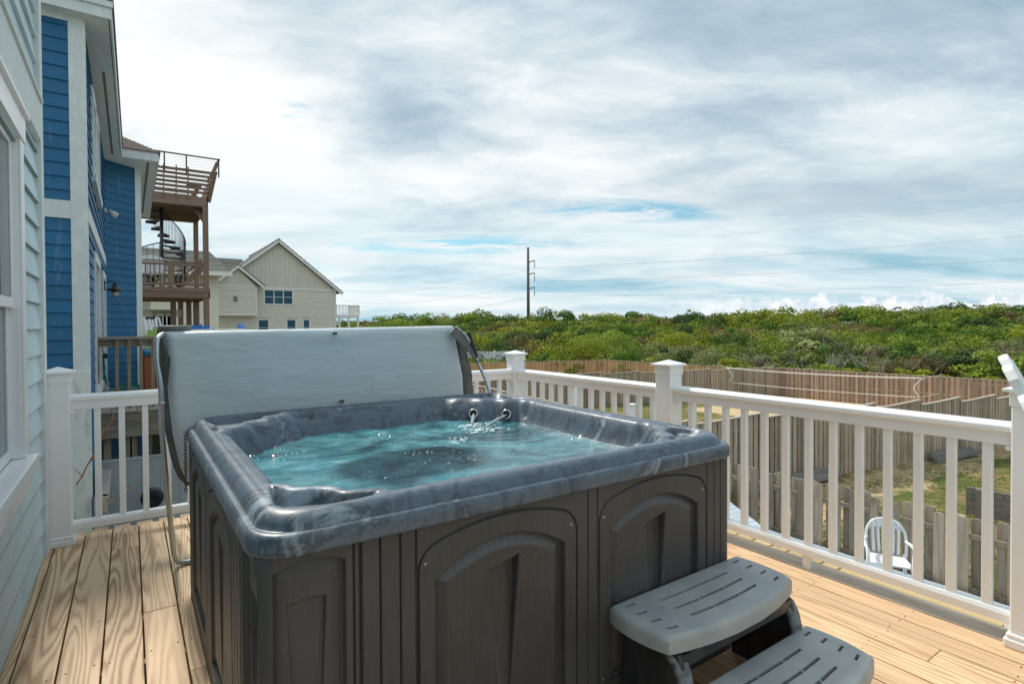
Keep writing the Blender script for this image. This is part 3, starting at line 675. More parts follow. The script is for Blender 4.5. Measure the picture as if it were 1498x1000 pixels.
zz+=WZ; Vv=np.stack([U+CX_,Vg+CY_,zz],-1).reshape(-1,3).tolist(); i=np.arange((n-1)*n).reshape(n-1,n)[:,:-1].ravel(); Ff=np.stack([i,i+1,i+n+1,i+n],1).tolist()
nb=len(Vv); rimv=[0,n-1,n*n-1,n*(n-1)]
for s_ in (0,): pass
edge=list(range(0,n))+[n*k+n-1 for k in range(1,n)]+[n*(n-1)+k for k in range(n-2,-1,-1)]+[n*k for k in range(n-2,0,-1)]
for e in edge: Vv.append((Vv[e][0],Vv[e][1],.05))
for k in range(len(edge)): k2=(k+1)%len(edge); Ff.append([edge[k],nb+k,nb+k2,edge[k2]])
Ff.append([nb+k for k in range(len(edge))][::-1])
mb=MB(); mb.add(Vv,Ff,True); mb.build('water',WATER,tub,fixn=False)
# jets and streams in the far right corner
STEEL=pm('jet_steel',(.55,.56,.56),(.35,.36,.36),ns=8,rough=.22,metal=1)
DARKP=pm('jet_dark',(.02,.02,.022),(.04,.04,.045),ns=8,rough=.4)
STREAM=new_mat('falling_water'); sm_,nt,b,_o=STREAM; b.inputs['Base Color'].default_value=(.80,.88,.92,1); b.inputs['Transmission Weight'].default_value=.45; b.inputs['Roughness'].default_value=.12; b.inputs['IOR'].default_value=1.33
bump(nt,noise_n(nt,obj_co(nt),70,4,.6),.6,.01,b); STREAM=sm_
FOAM=pm('foam',(.85,.90,.92),(.72,.82,.86),ns=20,rough=.4)
def find_surface(px,py,lo=1.2,hi=5.5):
    d=ray(px,py); t=.8
    while t<4:
        p=Vector((0,0,H))+d*t
        if abs(p.x-CX_)<A_-.07 and abs(p.y-CY_)<A_-.07 and p.z<float(shell_z(np.array([p.x-CX_]),np.array([p.y-CY_]))[0]): return p
        t+=.004
    return Vector((1.7,2.75,.79))
def jet(p,nrm,r,mat2=True):
    q=nrm.to_track_quat('Z','Y').to_matrix().to_4x4(); mb=MB(); mb.lathe([(r*.62,.004),(r*.62,.012),(r*.8,.016),(r,.010),(r*1.02,-.02)],p,24,q); j=mb.build('jet',STEEL,tub)
    mb=MB(); mb.lathe([(0,.006),(r*.3,.006),(r*.62,.002),(r*.64,-.01)],p,20,q); mb.build('nozzle',DARKP,j); return j
foam=MB(); rg=random.Random(8)
def blob(x,y,r,z=None):
    foam.lathe([(0,r*.45),(r*.6,r*.33),(r,.0),(r*.9,-r*.3)],(x,y,(WZ if z is None else z)+.001),8)
for px,py,lean in ((693,606,(-.02,-.05)),(741,607,(-.17,-.06))):
    p=find_surface(px,py); nrm=Vector((-.62,-.62,.48)).normalized(); p=p+nrm*.004; jet(p,nrm,.031)
    e=Vector((p.x+lean[0]-.05,p.y+lean[1]-.05,WZ)); pts=[]; 
    for k in range(9): s_=k/8; q=p.lerp(e,s_); q.z=p.z+(WZ-p.z)*(s_**1.8); pts.append(q)
    mb=MB(); mb.tube(pts,[.0045+.002*math.sin(k*2.3)+.0006*k for k in range(9)],7)
    mb.tube([q+Vector((.007+.002*math.sin(i*1.9),-.004,.002*math.sin(i*2.7))) for i,q in enumerate(pts)],[.0028]*9,6); mb.tube([q+Vector((-.006+.003*math.sin(i*2.9),.003,-.002)) for i,q in enumerate(pts)],[.0022]*9,6)
    mb.build('water_stream',STREAM,tub)
    for k in range(46):
        a=rg.gauss(0,.045),rg.gauss(0,.03); blob(e.x+a[0]-.01*k/10,e.y+a[1]-.012*k/10,rg.uniform(.003,.010))
base=atZ(676,640,WZ); base2=atZ(655,650,WZ)
for k in range(60):
    q=base.lerp(base2,rg.random()); blob(q.x+rg.gauss(0,.03),q.y+rg.gauss(0,.02),rg.uniform(.002,.007))
for px,py,s_ in ((615,659,.03),(650,668,.05),(712,672,.08),(690,668,.05),(560,641,.03),(430,663,.02),(560,696,.04),(560,718,.03),(612,664,.03),(850,643,.015),(700,700,.1),(840,640,.03)):
    q=atZ(px,py,WZ)
    for k in range(6): blob(q.x+rg.gauss(0,s_),q.y+rg.gauss(0,s_),rg.uniform(.0015,.0045))
fo=foam.build('foam',FOAM,tub,fixn=False); fo['kind']='stuff'
for px,py,r_ in ((370,674,.026),(407,675,.036),(404,660,.022),(562,641,.036),(845,643,.034)):
    p=atZ(px,py,.722); nn=Vector((CX_-p.x,CY_-p.y,.9)).normalized(); p.z=.725; jet(p,nn,r_)
# ------------------------------------------------------------------ cover and lifter
m,nt,b,_o=new_mat('grey_vinyl'); co=obj_co(nt)
f=noise_n(nt,mapping(nt,co,(2,1,30)),8,5,.65); g=noise_n(nt,co,1.7,4,.6)
L(nt,mixc(nt,ramp(nt,g,[(.35,0),(.7,.6)]),(.57,.65,.69),(.51,.585,.62)),b.inputs['Base Color']); b.inputs['Roughness'].default_value=.48
wv=noise_n(nt,mapping(nt,co,(1.6,1,5)),2.4,4,.55,.6)
bump(nt,math_n(nt,'ADD',math_n(nt,'MULTIPLY',f,.05),wv),.45,.02,b); VIN=m
VD=pm('dark_grey_vinyl',(.085,.09,.088),(.13,.135,.13),ns=5,rough=.55,bmp=.25,bs=12,bd=.01)
cv=thing('tub_cover','large grey vinyl tub cover folded up on edge behind the hot tub','tub cover',(1.05,3.36,.4))
nz,nx=60,120
def lx(z): return float(np.interp(z,[.44,.50,.58,.75,.95,1.27],[.31,.235,.205,.175,.158,.145]))
def rx(z): return float(np.interp(z,[.44,.50,.58,.75,.95,1.29],[1.75,1.83,1.87,1.88,1.872,1.80]))
vs=[];fs=[]
def cz(i): return .44+i/(nz-1)*(1.272-.44)
for side,yb in ((0,3.30),(1,3.46)):
    for i in range(nz):
        for j in range(nx):
            z=cz(i); a,b_=lx(z),rx(z); s=j/(nx-1); x=a+(b_-a)*s; z2=z+ .022*s*(i/(nz-1))**3
            e=min(s*(b_-a),(1-s)*(b_-a),(z-.44),(1.275-z)); rd=.03*(1-min(1,max(0,e/.035)))**2
            wr=.006*noise.noise((x*2.2,z*2.5,side*5))+.003*noise.noise((x*7,z*5,side*5+2))+.008*math.exp(-((x-1.0)/.16)**2-((z-1.22)/.03)**2)
            y=yb+(rd-wr if side==0 else wr-rd)+.02*(1.272-z)*(0 if side else -1)
            vs.append((x,y,z2))
    o0=side*nz*nx
    for i in range(nz-1):
        for j in range(nx-1):
            q=[o0+i*nx+j,o0+i*nx+j+1,o0+(i+1)*nx+j+1,o0+(i+1)*nx+j]; fs.append(q if side==0 else q[::-1])
T=nz*nx
for i in range(nz-1): fs.append([i*nx,(i+1)*nx,T+(i+1)*nx,T+i*nx]); fs.append([i*nx+nx-1,T+i*nx+nx-1,T+(i+1)*nx+nx-1,(i+1)*nx+nx-1])
for j in range(nx-1): fs.append([j,T+j,T+j+1,j+1]); k=(nz-1)*nx; fs.append([k+j,k+j+1,T+k+j+1,T+k+j])
mb=MB(); mb.add(vs,fs,True); mb.build('foam_panel',VIN,cv,fixn=True)
for sgn in (1,-1): # dark gussets on both ends
    mb=MB(); ring=[]
    for i in range(0,30):
        z=.46+i/29*(.80); x=(rx(z) if sgn>0 else lx(z))
        w_=(.105 if sgn>0 else .03)*(1-.25*(i/29)); ring.append((x-.004*sgn,x+w_*sgn,z))
    vv=[];ff=[]
    for i,(xa,xb,z) in enumerate(ring):
        yo=.004*math.sin(i*.9); vv+=[(xa,3.325+yo,z),(xb,3.345+yo,z),(xb,3.50,z),(xa,3.49,z)]
    for i in range(len(ring)-1):
        for k in range(4): ff.append((i*4+k,i*4+(k+1)%4,(i+1)*4+(k+1)%4,(i+1)*4+k))
    ff.append((0,1,2,3)); k=len(ring)*4-4; ff.append((k,k+1,k+2,k+3)); mb.add(vv,ff,True); mb.build('end_gusset',VD,cv)
mb=MB() # folded corner flap top right, draped strap flap top left
a=[atY(658,487,3.24),atY(667,477,3.27),atY(681,490,3.26),atY(702,533,3.24),atY(684,511,3.22)]
mb.prism(a,(0,.012,0)); mb.build('corner_flap',VD,cv,bevel=.003); mb=MB()
a=[atY(236,492,3.28),atY(246,497,3.27),atY(247,520,3.22),atY(250,523,3.20),atY(246,560,3.26),atY(240,600,3.28),atY(237,560,3.28)]
mb.prism(a,(0,.010,0)); mb.build('corner_flap',VD,cv,bevel=.003)
mb=MB(); c=atY(255,482,3.40); mb.lathe([(0,.022),(.058,.022),(.066,.014),(.068,-.018),(.060,-.026),(0,-.026)],c,32,Matrix.Scale(1.15,4,(1,0,0))); mb.build('rolled_pad',VD,cv)
mb=MB(); 
for (px,py) in ((490.5,487.5),(501,587)):
    c=atY(px,py,3.262); mb.box(c.x-.010,c.x+.010,c.y-.004,c.y+.02,c.z-.008,c.z+.008)
mb.build('patch',VD,cv)
ZINC=pm('galvanised_tube',(.42,.47,.50),(.52,.57,.60),scale=(1,1,.3),ns=7,rough=.36,metal=.75)
GRIP=pm('black_foam_grip',(.015,.016,.02),(.03,.03,.035),ns=20,rough=.8)
lf=thing('cover_lifter','bent galvanised tube cover lifter with a black foam grip round the cover','cover lifter',(.2,3.45,0))
def curve_pts(pts,n=6):
    out=[]
    P_=[Vector(p) for p in pts]
    for i in range(len(P_)-1):
        p0=P_[max(i-1,0)];p1=P_[i];p2=P_[i+1];p3=P_[min(i+2,len(P_)-1)]
        for k in range(n):
            t=k/n; out.append(.5*((2*p1)+(p2-p0)*t+(2*p0-5*p1+4*p2-p3)*t*t+(3*p1-p0-3*p2+p3)*t**3))
    return out+[P_[-1]]
mb=MB(); mb.tube(curve_pts([atY(243,487,3.36),atY(233.5,492,3.30),atY(229.5,502,3.27),atY(230.5,530,3.25),atY(235.5,572,3.25),atY(236.5,620,3.28),atY(242,690,3.34),atY(248,748,3.40),atY(252,790,3.46),atY(255,812,3.49),atY(264,822,3.50),atY(285,819,3.50)]),.0125,12)
mb.build('tube',ZINC,lf); mb=MB(); c=atY(236.2,588,3.252); mb.tube([c+Vector((0,0,.004)),c-Vector((0,0,.012))],.0150,12); 
mb.build('collar',ZINC,lf)
mb=MB(); mb.tube(curve_pts([atY(667,479,3.40),atY(682,492,3.38),atY(692,510,3.36),atY(697,524,3.34)]),.012,10); mb.tube(curve_pts([atY(695,522,3.34),atY(706,545,3.28),atY(712,560,3.24),atY(718,580,3.20)]),.0115,10); mb.build('tube',ZINC,lf)
mb=MB(); mb.tube(curve_pts([atY(684,487,3.39),atY(690,505,3.37),atY(696,523,3.34)]),.021,12); mb.build('foam_grip',GRIP,lf)
# chain
RUST=pm('rusty_chain',(.10,.06,.045),(.20,.12,.08),ns=30,rough=.7,metal=.5)
mb=MB(); top=Vector((.208,2.99,.80)); 
for k in range(17):
    c=top-Vector((0.0,0,.0165*k)); pts=[]
    for j in range(10):
        a=2*math.pi*j/10; q=Vector((math.cos(a)*.0055,0,math.sin(a)*.0125)); 
        if k%2: q=Vector((0,q.x,q.z))
        pts.append(c+q)
    mb.tube(pts,.0019,5,closed=True)
ch=mb.build('chain',RUST,None,fixn=False); tag(ch,'rusty little chain hanging at the far left corner of the tub','chain')
# ------------------------------------------------------------------ steps
m,nt,b,_o=new_mat('step_grey_resin'); co=obj_co(nt)
f=noise_n(nt,mapping(nt,co,(1.2,40,6)),6,5,.65); g=noise_n(nt,co,6,5,.65)
L(nt,mixc(nt,ramp(nt,g,[(.35,0),(.7,.8)]),(.29,.33,.345),(.43,.465,.47)),b.inputs['Base Color']); b.inputs['Roughness'].default_value=.52
bump(nt,f,.35,.002,b); STEP=m
STEPD=pm('step_dark_resin',(.018,.020,.022),(.040,.043,.046),scale=(3,3,.5),ns=8,rough=.38,bmp=.12,bs=40)
STEPM=pm('step_mid_resin',(.13,.15,.16),(.20,.22,.23),ns=8,rough=.4)
st=thing('tub_steps','two-tread grey plastic spa steps with slotted treads beside the tub','steps',(1.66,1.1,0))
def tread(xl,xr,yb,yf,zt,bulge,th=.054):
    W=xr-xl; D=yb-yf
    ib=sorted([0,.03,.10,.105,.16,.215,.222,.272,.36,.364,.532,.536,.70,.704,.79,.84,.85,.90,.955,1]); 
    xs=[0,.045,.105,.20,.235,.395,.402,.598,.605,.765,.80,.895,.955,1]
    ysl=[0,.085,.135,.224,.272,.334,.382,.478,.526,.589,.637,.708,.756,.838,.886,1]   # from back to front
    def slot(i,j):
        a=(xs[i]+xs[i+1])/2; v=(ysl[j]+ysl[j+1])/2
        for (vl,ex) in ((.248,0),(.502,.0),(.7325,0)):
            if abs(v-vl)<.02 and (.235<a<.395 or .402<a<.598 or .605<a<.765): return True
        for vl in (.1125,.3575,.615,.8625):
            if abs(v-vl)<.02 and (.045<a<.105 or .895<a<.955): return True
        return False
    def pos(i,j):
        a=xs[i];v=ysl[j]; c=2*a-1
        y=yb-v*(D+bulge*(1-c*c)) ; x=xl+a*W + (v*v*(-.012))*c; x+= .012*math.sin(v*math.pi)*c
        return (x,y,zt)
    vs=[];fs=[];idx={}
    def V_(i,j,z=zt):
        k=(i,j,round(z,4))
        if k not in idx: p=pos(i,j); idx[k]=len(vs); vs.append((p[0],p[1],z))
        return idx[k]
    nx_,ny_=len(xs)-1,len(ysl)-1
    for i in range(nx_):
        for j in range(ny_):
            if slot(i,j):
                zl=zt-.03
                for (a,b_,di,dj) in (((i,j),(i+1,j),0,-1),((i+1,j),(i+1,j+1),1,0),((i+1,j+1),(i,j+1),0,1),((i,j+1),(i,j),-1,0)):
                    if not slot(i+di,j+dj): fs.append([V_(*a),V_(*b_),V_(*b_,zl),V_(*a,zl)])
            else: fs.append([V_(i,j),V_(i,j+1),V_(i+1,j+1),V_(i+1,j)])
    ring=[(i,0) for i in range(nx_)]+[(nx_,j) for j in range(ny_)]+[(i,ny_) for i in range(nx_,0,-1)]+[(0,j) for j in range(ny_,0,-1)]
    # resample ring densely with rounded corners
    pts=[Vector(pos(*r_)) for r_ in ring]; cen=sum(pts,Vector())/len(pts); m_=len(pts)
    nrm=[]
    for k in range(m_):
        t=(pts[(k+1)%m_]-pts[k-1]).normalized(); nrm.append(Vector((-t.y,t.x,0)) if (Vector((-t.y,t.x,0))).dot(pts[k]-cen)>0 else Vector((t.y,-t.x,0)))
    prev=[V_(*r_) for r_ in ring]
    for off,dz in ((.006,-.001),(.011,-.005),(.015,-.012),(.016,-.02),(.016,-th),(.010,-th)):
        cur=[]
        for k in range(m_): p=pts[k]+nrm[k]*off; cur.append(len(vs)); vs.append((p.x,p.y,zt+dz))
        for k in range(m_): fs.append([prev[k],prev[(k+1)%m_],cur[(k+1)%m_],cur[k]])
        prev=cur
    mb=MB(); mb.add(vs,fs,False); o=mb.build('tread',STEP,st)
    o.data.polygons.foreach_set('use_smooth',[True]*len(o.data.polygons)); md=o.modifiers.new('e','EDGE_SPLIT'); md.split_angle=R(50); return o
tread(1.318,2.004,1.325,1.11,.362,.045); tread(1.335,2.030,1.055,.845,.192,.045)
mb=MB(); mb.box(1.33,1.99,1.30,1.318,.28,.31); mb.box(1.36,1.97,1.08,1.10,.262,.30); mb.box(1.36,1.99,.90,.92,.10,.135);mb.box(1.36,1.99,.93,1.03,.120,.128);mb.box(1.36,1.96,1.13,1.29,.285,.293)
mb.build('tread_frame',STEPD,st)
def arc(cx,cy,r0,r1,a0,a1,n=14): return [(cx+r0*math.cos(R(a0+(a1-a0)*k/n)),cy+r1*math.sin(R(a0+(a1-a0)*k/n))) for k in range(n+1)]
for xs_ in (1.345,1.955):
    # upright side panel: profile in Y-Z with bowed front leg and a hand hole
    outer=[(1.318,.0),(1.318,.302),(1.085,.302)]+[(y,z) for y,z in [(1.075,.27),(1.062,.23),(1.055,.18),(1.055,.13)]]+[(.86,.130),(.845,.10),(.838,.05),(.838,0),(.90,0),(.92,.05),(1.02,.06),(1.14,.07),(1.16,0)]
    mb=MB(); mb.prism([(xs_,y,z) for y,z in outer],(.022,0,0)); pn=mb.build('side_panel',STEPD,st,bevel=.004)
    for P_ in ([(1.115,.300),(1.085,.285),(1.066,.25),(1.054,.20),(1.050,.14),(1.054,.08),(1.062,0)],[(.90,.130),(.865,.115),(.848,.09),(.838,.05),(.834,0)]):
        mb=MB()
        for (a,b_) in zip(P_,P_[1:]):
            xa=xs_-.012; mb.add([(xa,a[0],a[1]),(xa+.050,a[0],a[1]),(xa+.050,b_[0],b_[1]),(xa,b_[0],b_[1]),(xa,a[0]+.018,a[1]-.012),(xa+.050,a[0]+.018,a[1]-.012),(xa+.050,b_[0]+.018,b_[1]-.012),(xa,b_[0]+.018,b_[1]-.012)],[(0,1,2,3),(4,7,6,5),(0,4,5,1),(3,2,6,7),(0,3,7,4),(1,5,6,2)],True)
        mb.build('leg_flange',STEPM,st)
# ------------------------------------------------------------------ helpers for walls
def siding(mb,A,B,z0,z1,exp,phase,thick=.012,holes=(),nrm=None,top=None):
    A=Vector((A[0],A[1],0));B=Vector((B[0],B[1],0)); d=B-A; Ln=d.length; d.normalize(); n=Vector(nrm) if nrm else Vector((d.y,-d.x,0))
    z=phase+math.floor((z0-phase)/exp)*exp
    while z<z1:
        za,zb=max(z,z0),min(z+exp,z1)
        if zb-za>.004:
            segs=[(0,Ln)]
            for (s0,s1,h0,h1) in holes:
                if zb>h0+.001 and za<h1-.001:
                    new=[]
                    for a,b_ in segs:
                        if s0>a: new.append((a,min(s0,b_)))
                        if s1<b_: new.append((max(s1,a),b_))
                    segs=[q for q in new if q[1]-q[0]>.01]
            for a,b_ in segs:
                if top:  # gable: clip run to the roof line
                    a=max(a,top(zb)[0]); b_=min(b_,top(zb)[1])
                    if b_-a<.02: continue
                p,q=A+d*a,A+d*b_
                vs=[p+n*thick+Vector((0,0,za)),q+n*thick+Vector((0,0,za)),q+n*.002+Vector((0,0,zb)),p+n*.002+Vector((0,0,zb)),p-n*.01+Vector((0,0,za)),q-n*.01+Vector((0,0,za)),q-n*.01+Vector((0,0,zb)),p-n*.01+Vector((0,0,zb))]
                mb.add(vs,[(0,1,2,3),(4,7,6,5),(0,4,5,1),(3,2,6,7),(0,3,7,4),(1,5,6,2)])
        z+=exp
def window(parent,A,B,z0,z1,nrm,cas=.09,fr=TRIM,gl=None,rail=True,proud=.02,name='window',mull=0):
    """double-hung window on the wall line A-B; casing > sash, glass"""
    A=Vector((A[0],A[1],0));B=Vector((B[0],B[1],0)); d=(B-A).normalized(); Ln=(B-A).length; n=Vector(nrm)
    def bx(mb,s0,s1,h0,h1,n0,n1):
        p=[A+d*s+n*k+Vector((0,0,h)) for h in (h0,h1) for (s,k) in ((s0,n0),(s1,n0),(s1,n1),(s0,n1))]
        mb.add(p,[(0,3,2,1),(4,5,6,7),(0,1,5,4),(1,2,6,5),(2,3,7,6),(3,0,4,7)])
    mb=MB(); bx(mb,0,cas,z0,z1,-.01,proud); bx(mb,Ln-cas,Ln,z0,z1,-.01,proud); bx(mb,cas,Ln-cas,z1-cas,z1,-.01,proud+.003); bx(mb,-.01,Ln+.01,z0-.03,z0+cas*.5,-.01,proud+.02)
    w=mb.build(name,fr,parent)
    mb=MB(); c=cas; f=.035; zm=(z0+z1)/2
    for k in range(mull+1):
        a=c+(Ln-2*c)*k/(mull+1); b_=c+(Ln-2*c)*(k+1)/(mull+1)
        bx(mb,a,a+f,z0+c*.5,z1-c,-.03,-.002); bx(mb,b_-f,b_,z0+c*.5,z1-c,-.03,-.002); bx(mb,a+f,b_-f,z0+c*.5,z0+c*.5+f,-.03,-.002); bx(mb,a+f,b_-f,z1-c-f,z1-c,-.03,-.002)
        if rail: bx(mb,a+f,b_-f,zm-.02,zm+.02,-.03,-.001)
    mb.build('sash',fr,w)
    mb=MB(); bx(mb,c,Ln-c,z0+c*.5,z1-c,-.045,-.025); mb.build('pane',gl or GLASS,w); return w
GLASS=glass('window_glass',(.02,.035,.04))
# ------------------------------------------------------------------ pale blue house on the left
def paint(name,c,bs=34,amp=.10,axis=(1,1,3),rv=.05,rough=.62):
    m,nt,b,_o=new_mat(name); co=obj_co(nt); _,s=rnd_attr(nt)
    f=noise_n(nt,co,2.4,5,.65); g=noise_n(nt,mapping(nt,co,axis),bs,5,.65,.5)
    col=ramp(nt,f,[(.3,tuple(x*(1-amp) for x in c)),(.7,tuple(min(1,x*(1+amp)) for x in c))])
    streak=noise_n(nt,mapping(nt,co,(5,5,.5)),3,4,.6); col=mixc(nt,ramp(nt,streak,[(.58,0),(.85,.25)]),col,(.6,.62,.6))
    k=math_n(nt,'MULTIPLY_ADD',s[0],2*rv,1-rv); mm=N(nt,'ShaderNodeVectorMath',operation='SCALE'); L(nt,col,mm.inputs[0]); L(nt,k,mm.inputs['Scale']); L(nt,mm.outputs[0],b.inputs['Base Color'])
    b.inputs['Roughness'].default_value=rough; bump(nt,g,.5,.004,b); return m
PALE=paint('pale_blue_siding',(.52,.67,.72),bs=16,rv=.04)
_nt=PALE.node_tree; _b=[n for n in _nt.nodes if n.type=='BSDF_PRINCIPLED'][0]; _src=_b.inputs['Base Color'].links[0].from_socket   # lap shadow put in the colour: dark line on each board's lower edge
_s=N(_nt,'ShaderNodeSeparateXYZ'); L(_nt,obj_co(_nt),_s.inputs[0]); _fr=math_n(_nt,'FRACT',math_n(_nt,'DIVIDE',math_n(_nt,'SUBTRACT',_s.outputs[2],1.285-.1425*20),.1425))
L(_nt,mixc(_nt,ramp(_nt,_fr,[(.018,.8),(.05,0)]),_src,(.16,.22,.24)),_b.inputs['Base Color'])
hs=thing('pale_blue_house','pale blue clapboard house wall with a white window, filling the left edge','house',(-.45,2,0))
XL=-.42; y0,y1=-.6,4.10; WY0,WY1,WZ0,WZ1=2.35,3.46,.70,2.16
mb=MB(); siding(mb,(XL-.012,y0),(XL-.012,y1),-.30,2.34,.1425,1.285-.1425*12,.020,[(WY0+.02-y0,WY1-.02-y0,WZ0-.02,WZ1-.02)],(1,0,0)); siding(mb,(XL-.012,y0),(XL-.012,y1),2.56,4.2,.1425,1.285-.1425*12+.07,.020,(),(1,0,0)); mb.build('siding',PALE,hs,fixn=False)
mb=MB(); mb.box(-.56,-.445,y0,WY0+.02,-3,4.2); mb.box(-.56,-.445,WY1-.02,4.18,-3,4.2); mb.box(-.56,-.445,WY0+.02,WY1-.02,-3,WZ0); mb.box(-.56,-.445,WY0+.02,WY1-.02,WZ1-.02,4.2); mb.box(-5,-.56,4.0,4.17,-3,4.2); mb.box(-.7,-.64,WY0-.3,WY1+.3,WZ0-.3,WZ1+.3)
mb.build('wall',pm('house_core',(.35,.42,.44),ns=3,rough=.8),hs)
mb=MB(); mb.box(-.47,-.398,4.10,4.205,-3,4.2); mb.box(-.47,-.396,y0,4.10,2.345,2.555); mb.box(-.47,-.384,y0,4.10,2.555,2.575); mb.build('trim_board',TRIM,hs,bevel=.003)
mb=MB(); c=.098
mb.box(-.47,-.398,WY1-c,WY1,WZ0,WZ1-.001); mb.box(-.47,-.398,WY0,WY0+c,WZ0,WZ1-.001); mb.box(-.47,-.392,WY0-.02,WY1+.012,WZ1,WZ1+.115)
mb.box(-.47,-.375,WY0-.03,WY1+.02,WZ1+.115,WZ1+.135)
win=mb.build('window',WHITE,hs,bevel=.003)
mb=MB(); mb.box(-.50,-.362,WY0-.02,WY1+.012,WZ0-.055,WZ0-.002); mb.box(-.47,-.390,WY0,WY1-.01,WZ0-.15,WZ0-.056); mb.build('sill',WHITE,win,bevel=.004)
mb=MB(); j1=WY1-c
mb.box(-.52,-.412,j1-.004,j1+.018,WZ0,WZ1); mb.box(-.52,-.47,j1-.03,j1,WZ0,WZ1); mb.box(-.50,-.425,WY0+c-.02,WY0+c,WZ0,WZ1)
for (z0,z1,xf) in ((1.385,WZ1-.0,-.430),(WZ0,1.43,-.450)):
    f=.042; mb.box(xf-.032,xf,j1-f,j1-.001,z0,z1); mb.box(xf-.032,xf,WY0+c,WY0+c+f,z0,z1); mb.box(xf-.033,xf+.002,WY0+c+f,j1-f,z0,z0+f+.004); mb.box(xf-.033,xf+.002,WY0+c+f,j1-f,z1-f,z1)
mb.build('sash',WHITE,win,bevel=.003)
HG=glass('house_window_glass',(.05,.065,.07),ior=2.1,rough=.01)
mb=MB(); mb.box(-.440,-.436,WY0+c+.04,j1-.040,1.43,WZ1-.04); mb.box(-.462,-.458,WY0+c+.04,j1-.040,WZ0+.04,1.39); mb.build('pane',HG,win)
mb=MB(); mb.box(-.600,-.596,WY0+.05,WY1-.02,WZ0,WZ1); mb.build('blind',pm('blind_white',(.55,.58,.57),(.42,.45,.45),scale=(1,1,30),ns=2,rough=.7),win)
mb=MB(); mb.tube([(-.413,4.235,0),(-.413,4.235,1.05)],.006,6); mb.build('drip_pipe',WORN,hs)
# ------------------------------------------------------------------ saturated blue house
BLUE=paint('blue_siding',(.011,.125,.275),bs=20,amp=.14,rv=.07)
BLUE2=BLUE
hb=thing('blue_house','tall deep blue clapboard house with white trim and a bay, next door on the left','house',(-.6,7.2,0))
YB_=7.0; XB=-.345; Zt=4.352
mb=MB(); siding(mb,(-3.2,YB_),(-.455,YB_),-3,2.364,.1335,3.975-.1335*30,.016,(),(0,-1,0)); siding(mb,(-3.2,YB_),(-.455,YB_),2.538,Zt,.1335,3.975-.1335*30,.016,(),(0,-1,0))
YBAY=12.25; bc=(-.345,YBAY); be=(.178,YBAY+.50)
wn_=[(8.10,8.95,3.02,4.10),(9.02,9.95,3.02,4.10),(8.1,9.6,.5,2.18),(10.5,11.7,.3,2.16)]
siding(mb,(XB,YB_+.0),(XB,YBAY),-.2,2.364,.1335,3.975-.1335*30,.016,[(a-YB_,b_-YB_,c_,d_) for a,b_,c_,d_ in wn_],(1,0,0)); siding(mb,(XB,YB_),(XB,YBAY),2.538,Zt,.1335,3.975-.1335*30,.016,[(a-YB_,b_-YB_,c_,d_) for a,b_,c_,d_ in wn_],(1,0,0))
n45=Vector((be[1]-bc[1],-(be[0]-bc[0]),0)).normalized()
siding(mb,bc,be,-3,4.33,.1335,3.975-.1335*30,.016,(),tuple(n45))
siding(mb,(be[0]-.03,be[1]+.05),(be[0]-.03,18.0),-3,4.33,.1335,3.975-.1335*30,.016,(),(1,0,0))
mb.build('siding',BLUE,hb,fixn=False)
mb=MB(); mb.box(-3.2,XB-.02,YB_+.02,YBAY+.5,-3.2,4.33); mb.prism([(XB-.02,YBAY+.02,-3.2),(be[0]-.01,be[1]+.02,-3.2),(be[0]-.05,18,-3.2),(-3.2,18,-3.2),(-3.2,YBAY,-3.2)],(0,0,7.53)); mb.build('wall',pm('blue_core',(.03,.12,.25),ns=2,rough=.8),hb)
mb=MB()
mb.box(-.462,XB+.014,YB_-.022,YB_+.0,-.5,Zt); mb.box(XB-.01,XB+.016,YB_,YB_+.11,-.5,Zt)      # corner boards
mb.box(-3.2,-.462,YB_-.018,YB_,2.364,2.538); mb.box(XB-.01,XB+.020,YB_+.11,YBAY-.02,2.364,2.52)  # belt
mb.box(-3.2,-.462,YB_-.020,YB_,Zt-.06,Zt)
p=Vector((*be,0)); t_=Vector((be[0]-bc[0],be[1]-bc[1],0)).normalized()
mb.prism([p-t_*.11+n45*.016,p+t_*.02+n45*.016,p+t_*.02-n45*.02,p-t_*.11-n45*.02],(0,0,7.3)) if False else mb.add([v+Vector((0,0,z)) for z in (-.5,4.30) for v in (p-t_*.10+n45*.020,p+t_*.03+n45*.020,p+t_*.03-n45*.02,p-t_*.10-n45*.02)],[(0,3,2,1),(4,5,6,7),(0,1,5,4),(1,2,6,5),(2,3,7,6),(3,0,4,7)])
mb.build('trim_board',TRIM,hb,bevel=.002)
mb=MB(); mb.box(-.485,-.330,YB_-.040,YB_-.024,-3.1,.86); mb.build('worn_post_wrap',WORN,hb,bevel=.003)
for a,b_,c_,d_ in wn_: window(hb,(XB,a),(XB,b_),c_,d_,(1,0,0),cas=.11,proud=.030,rail=d_>3)
# eaves: soffit, fascia, shingles
E0=(-.126,6.847); E1=(-.085,11.92)
ZF0,ZF1=4.352,4.50
mb=MB(); mb.add([(-3.4,6.86,Zt),(E0[0]-.01,6.86,Zt),(E1[0]-.01,11.93,4.26),(E1[0]-.01,11.93,4.262),(-3.4,11.93,4.262),(-3.4,6.86,Zt+.01),(E0[0]-.01,6.86,Zt+.01),(E1[0]-.01,11.93,4.275),(-3.4,11.93,4.275)],[(0,1,2,4),(5,8,7,6)])
mb.add([(-.5,11.93,4.268),(.45,11.93,4.268),(.50,18.2,4.268),(-.5,18.2,4.268),(-.5,11.93,4.29),(.45,11.93,4.29),(.50,18.2,4.29),(-.5,18.2,4.29)],[(0,1,2,3),(4,7,6,5)])
mb.build('soffit',TRIM,hb)
VENT=pm('soffit_vent',(.16,.13,.10),(.24,.20,.15),scale=(40,4,1),ns=5,rough=.8)
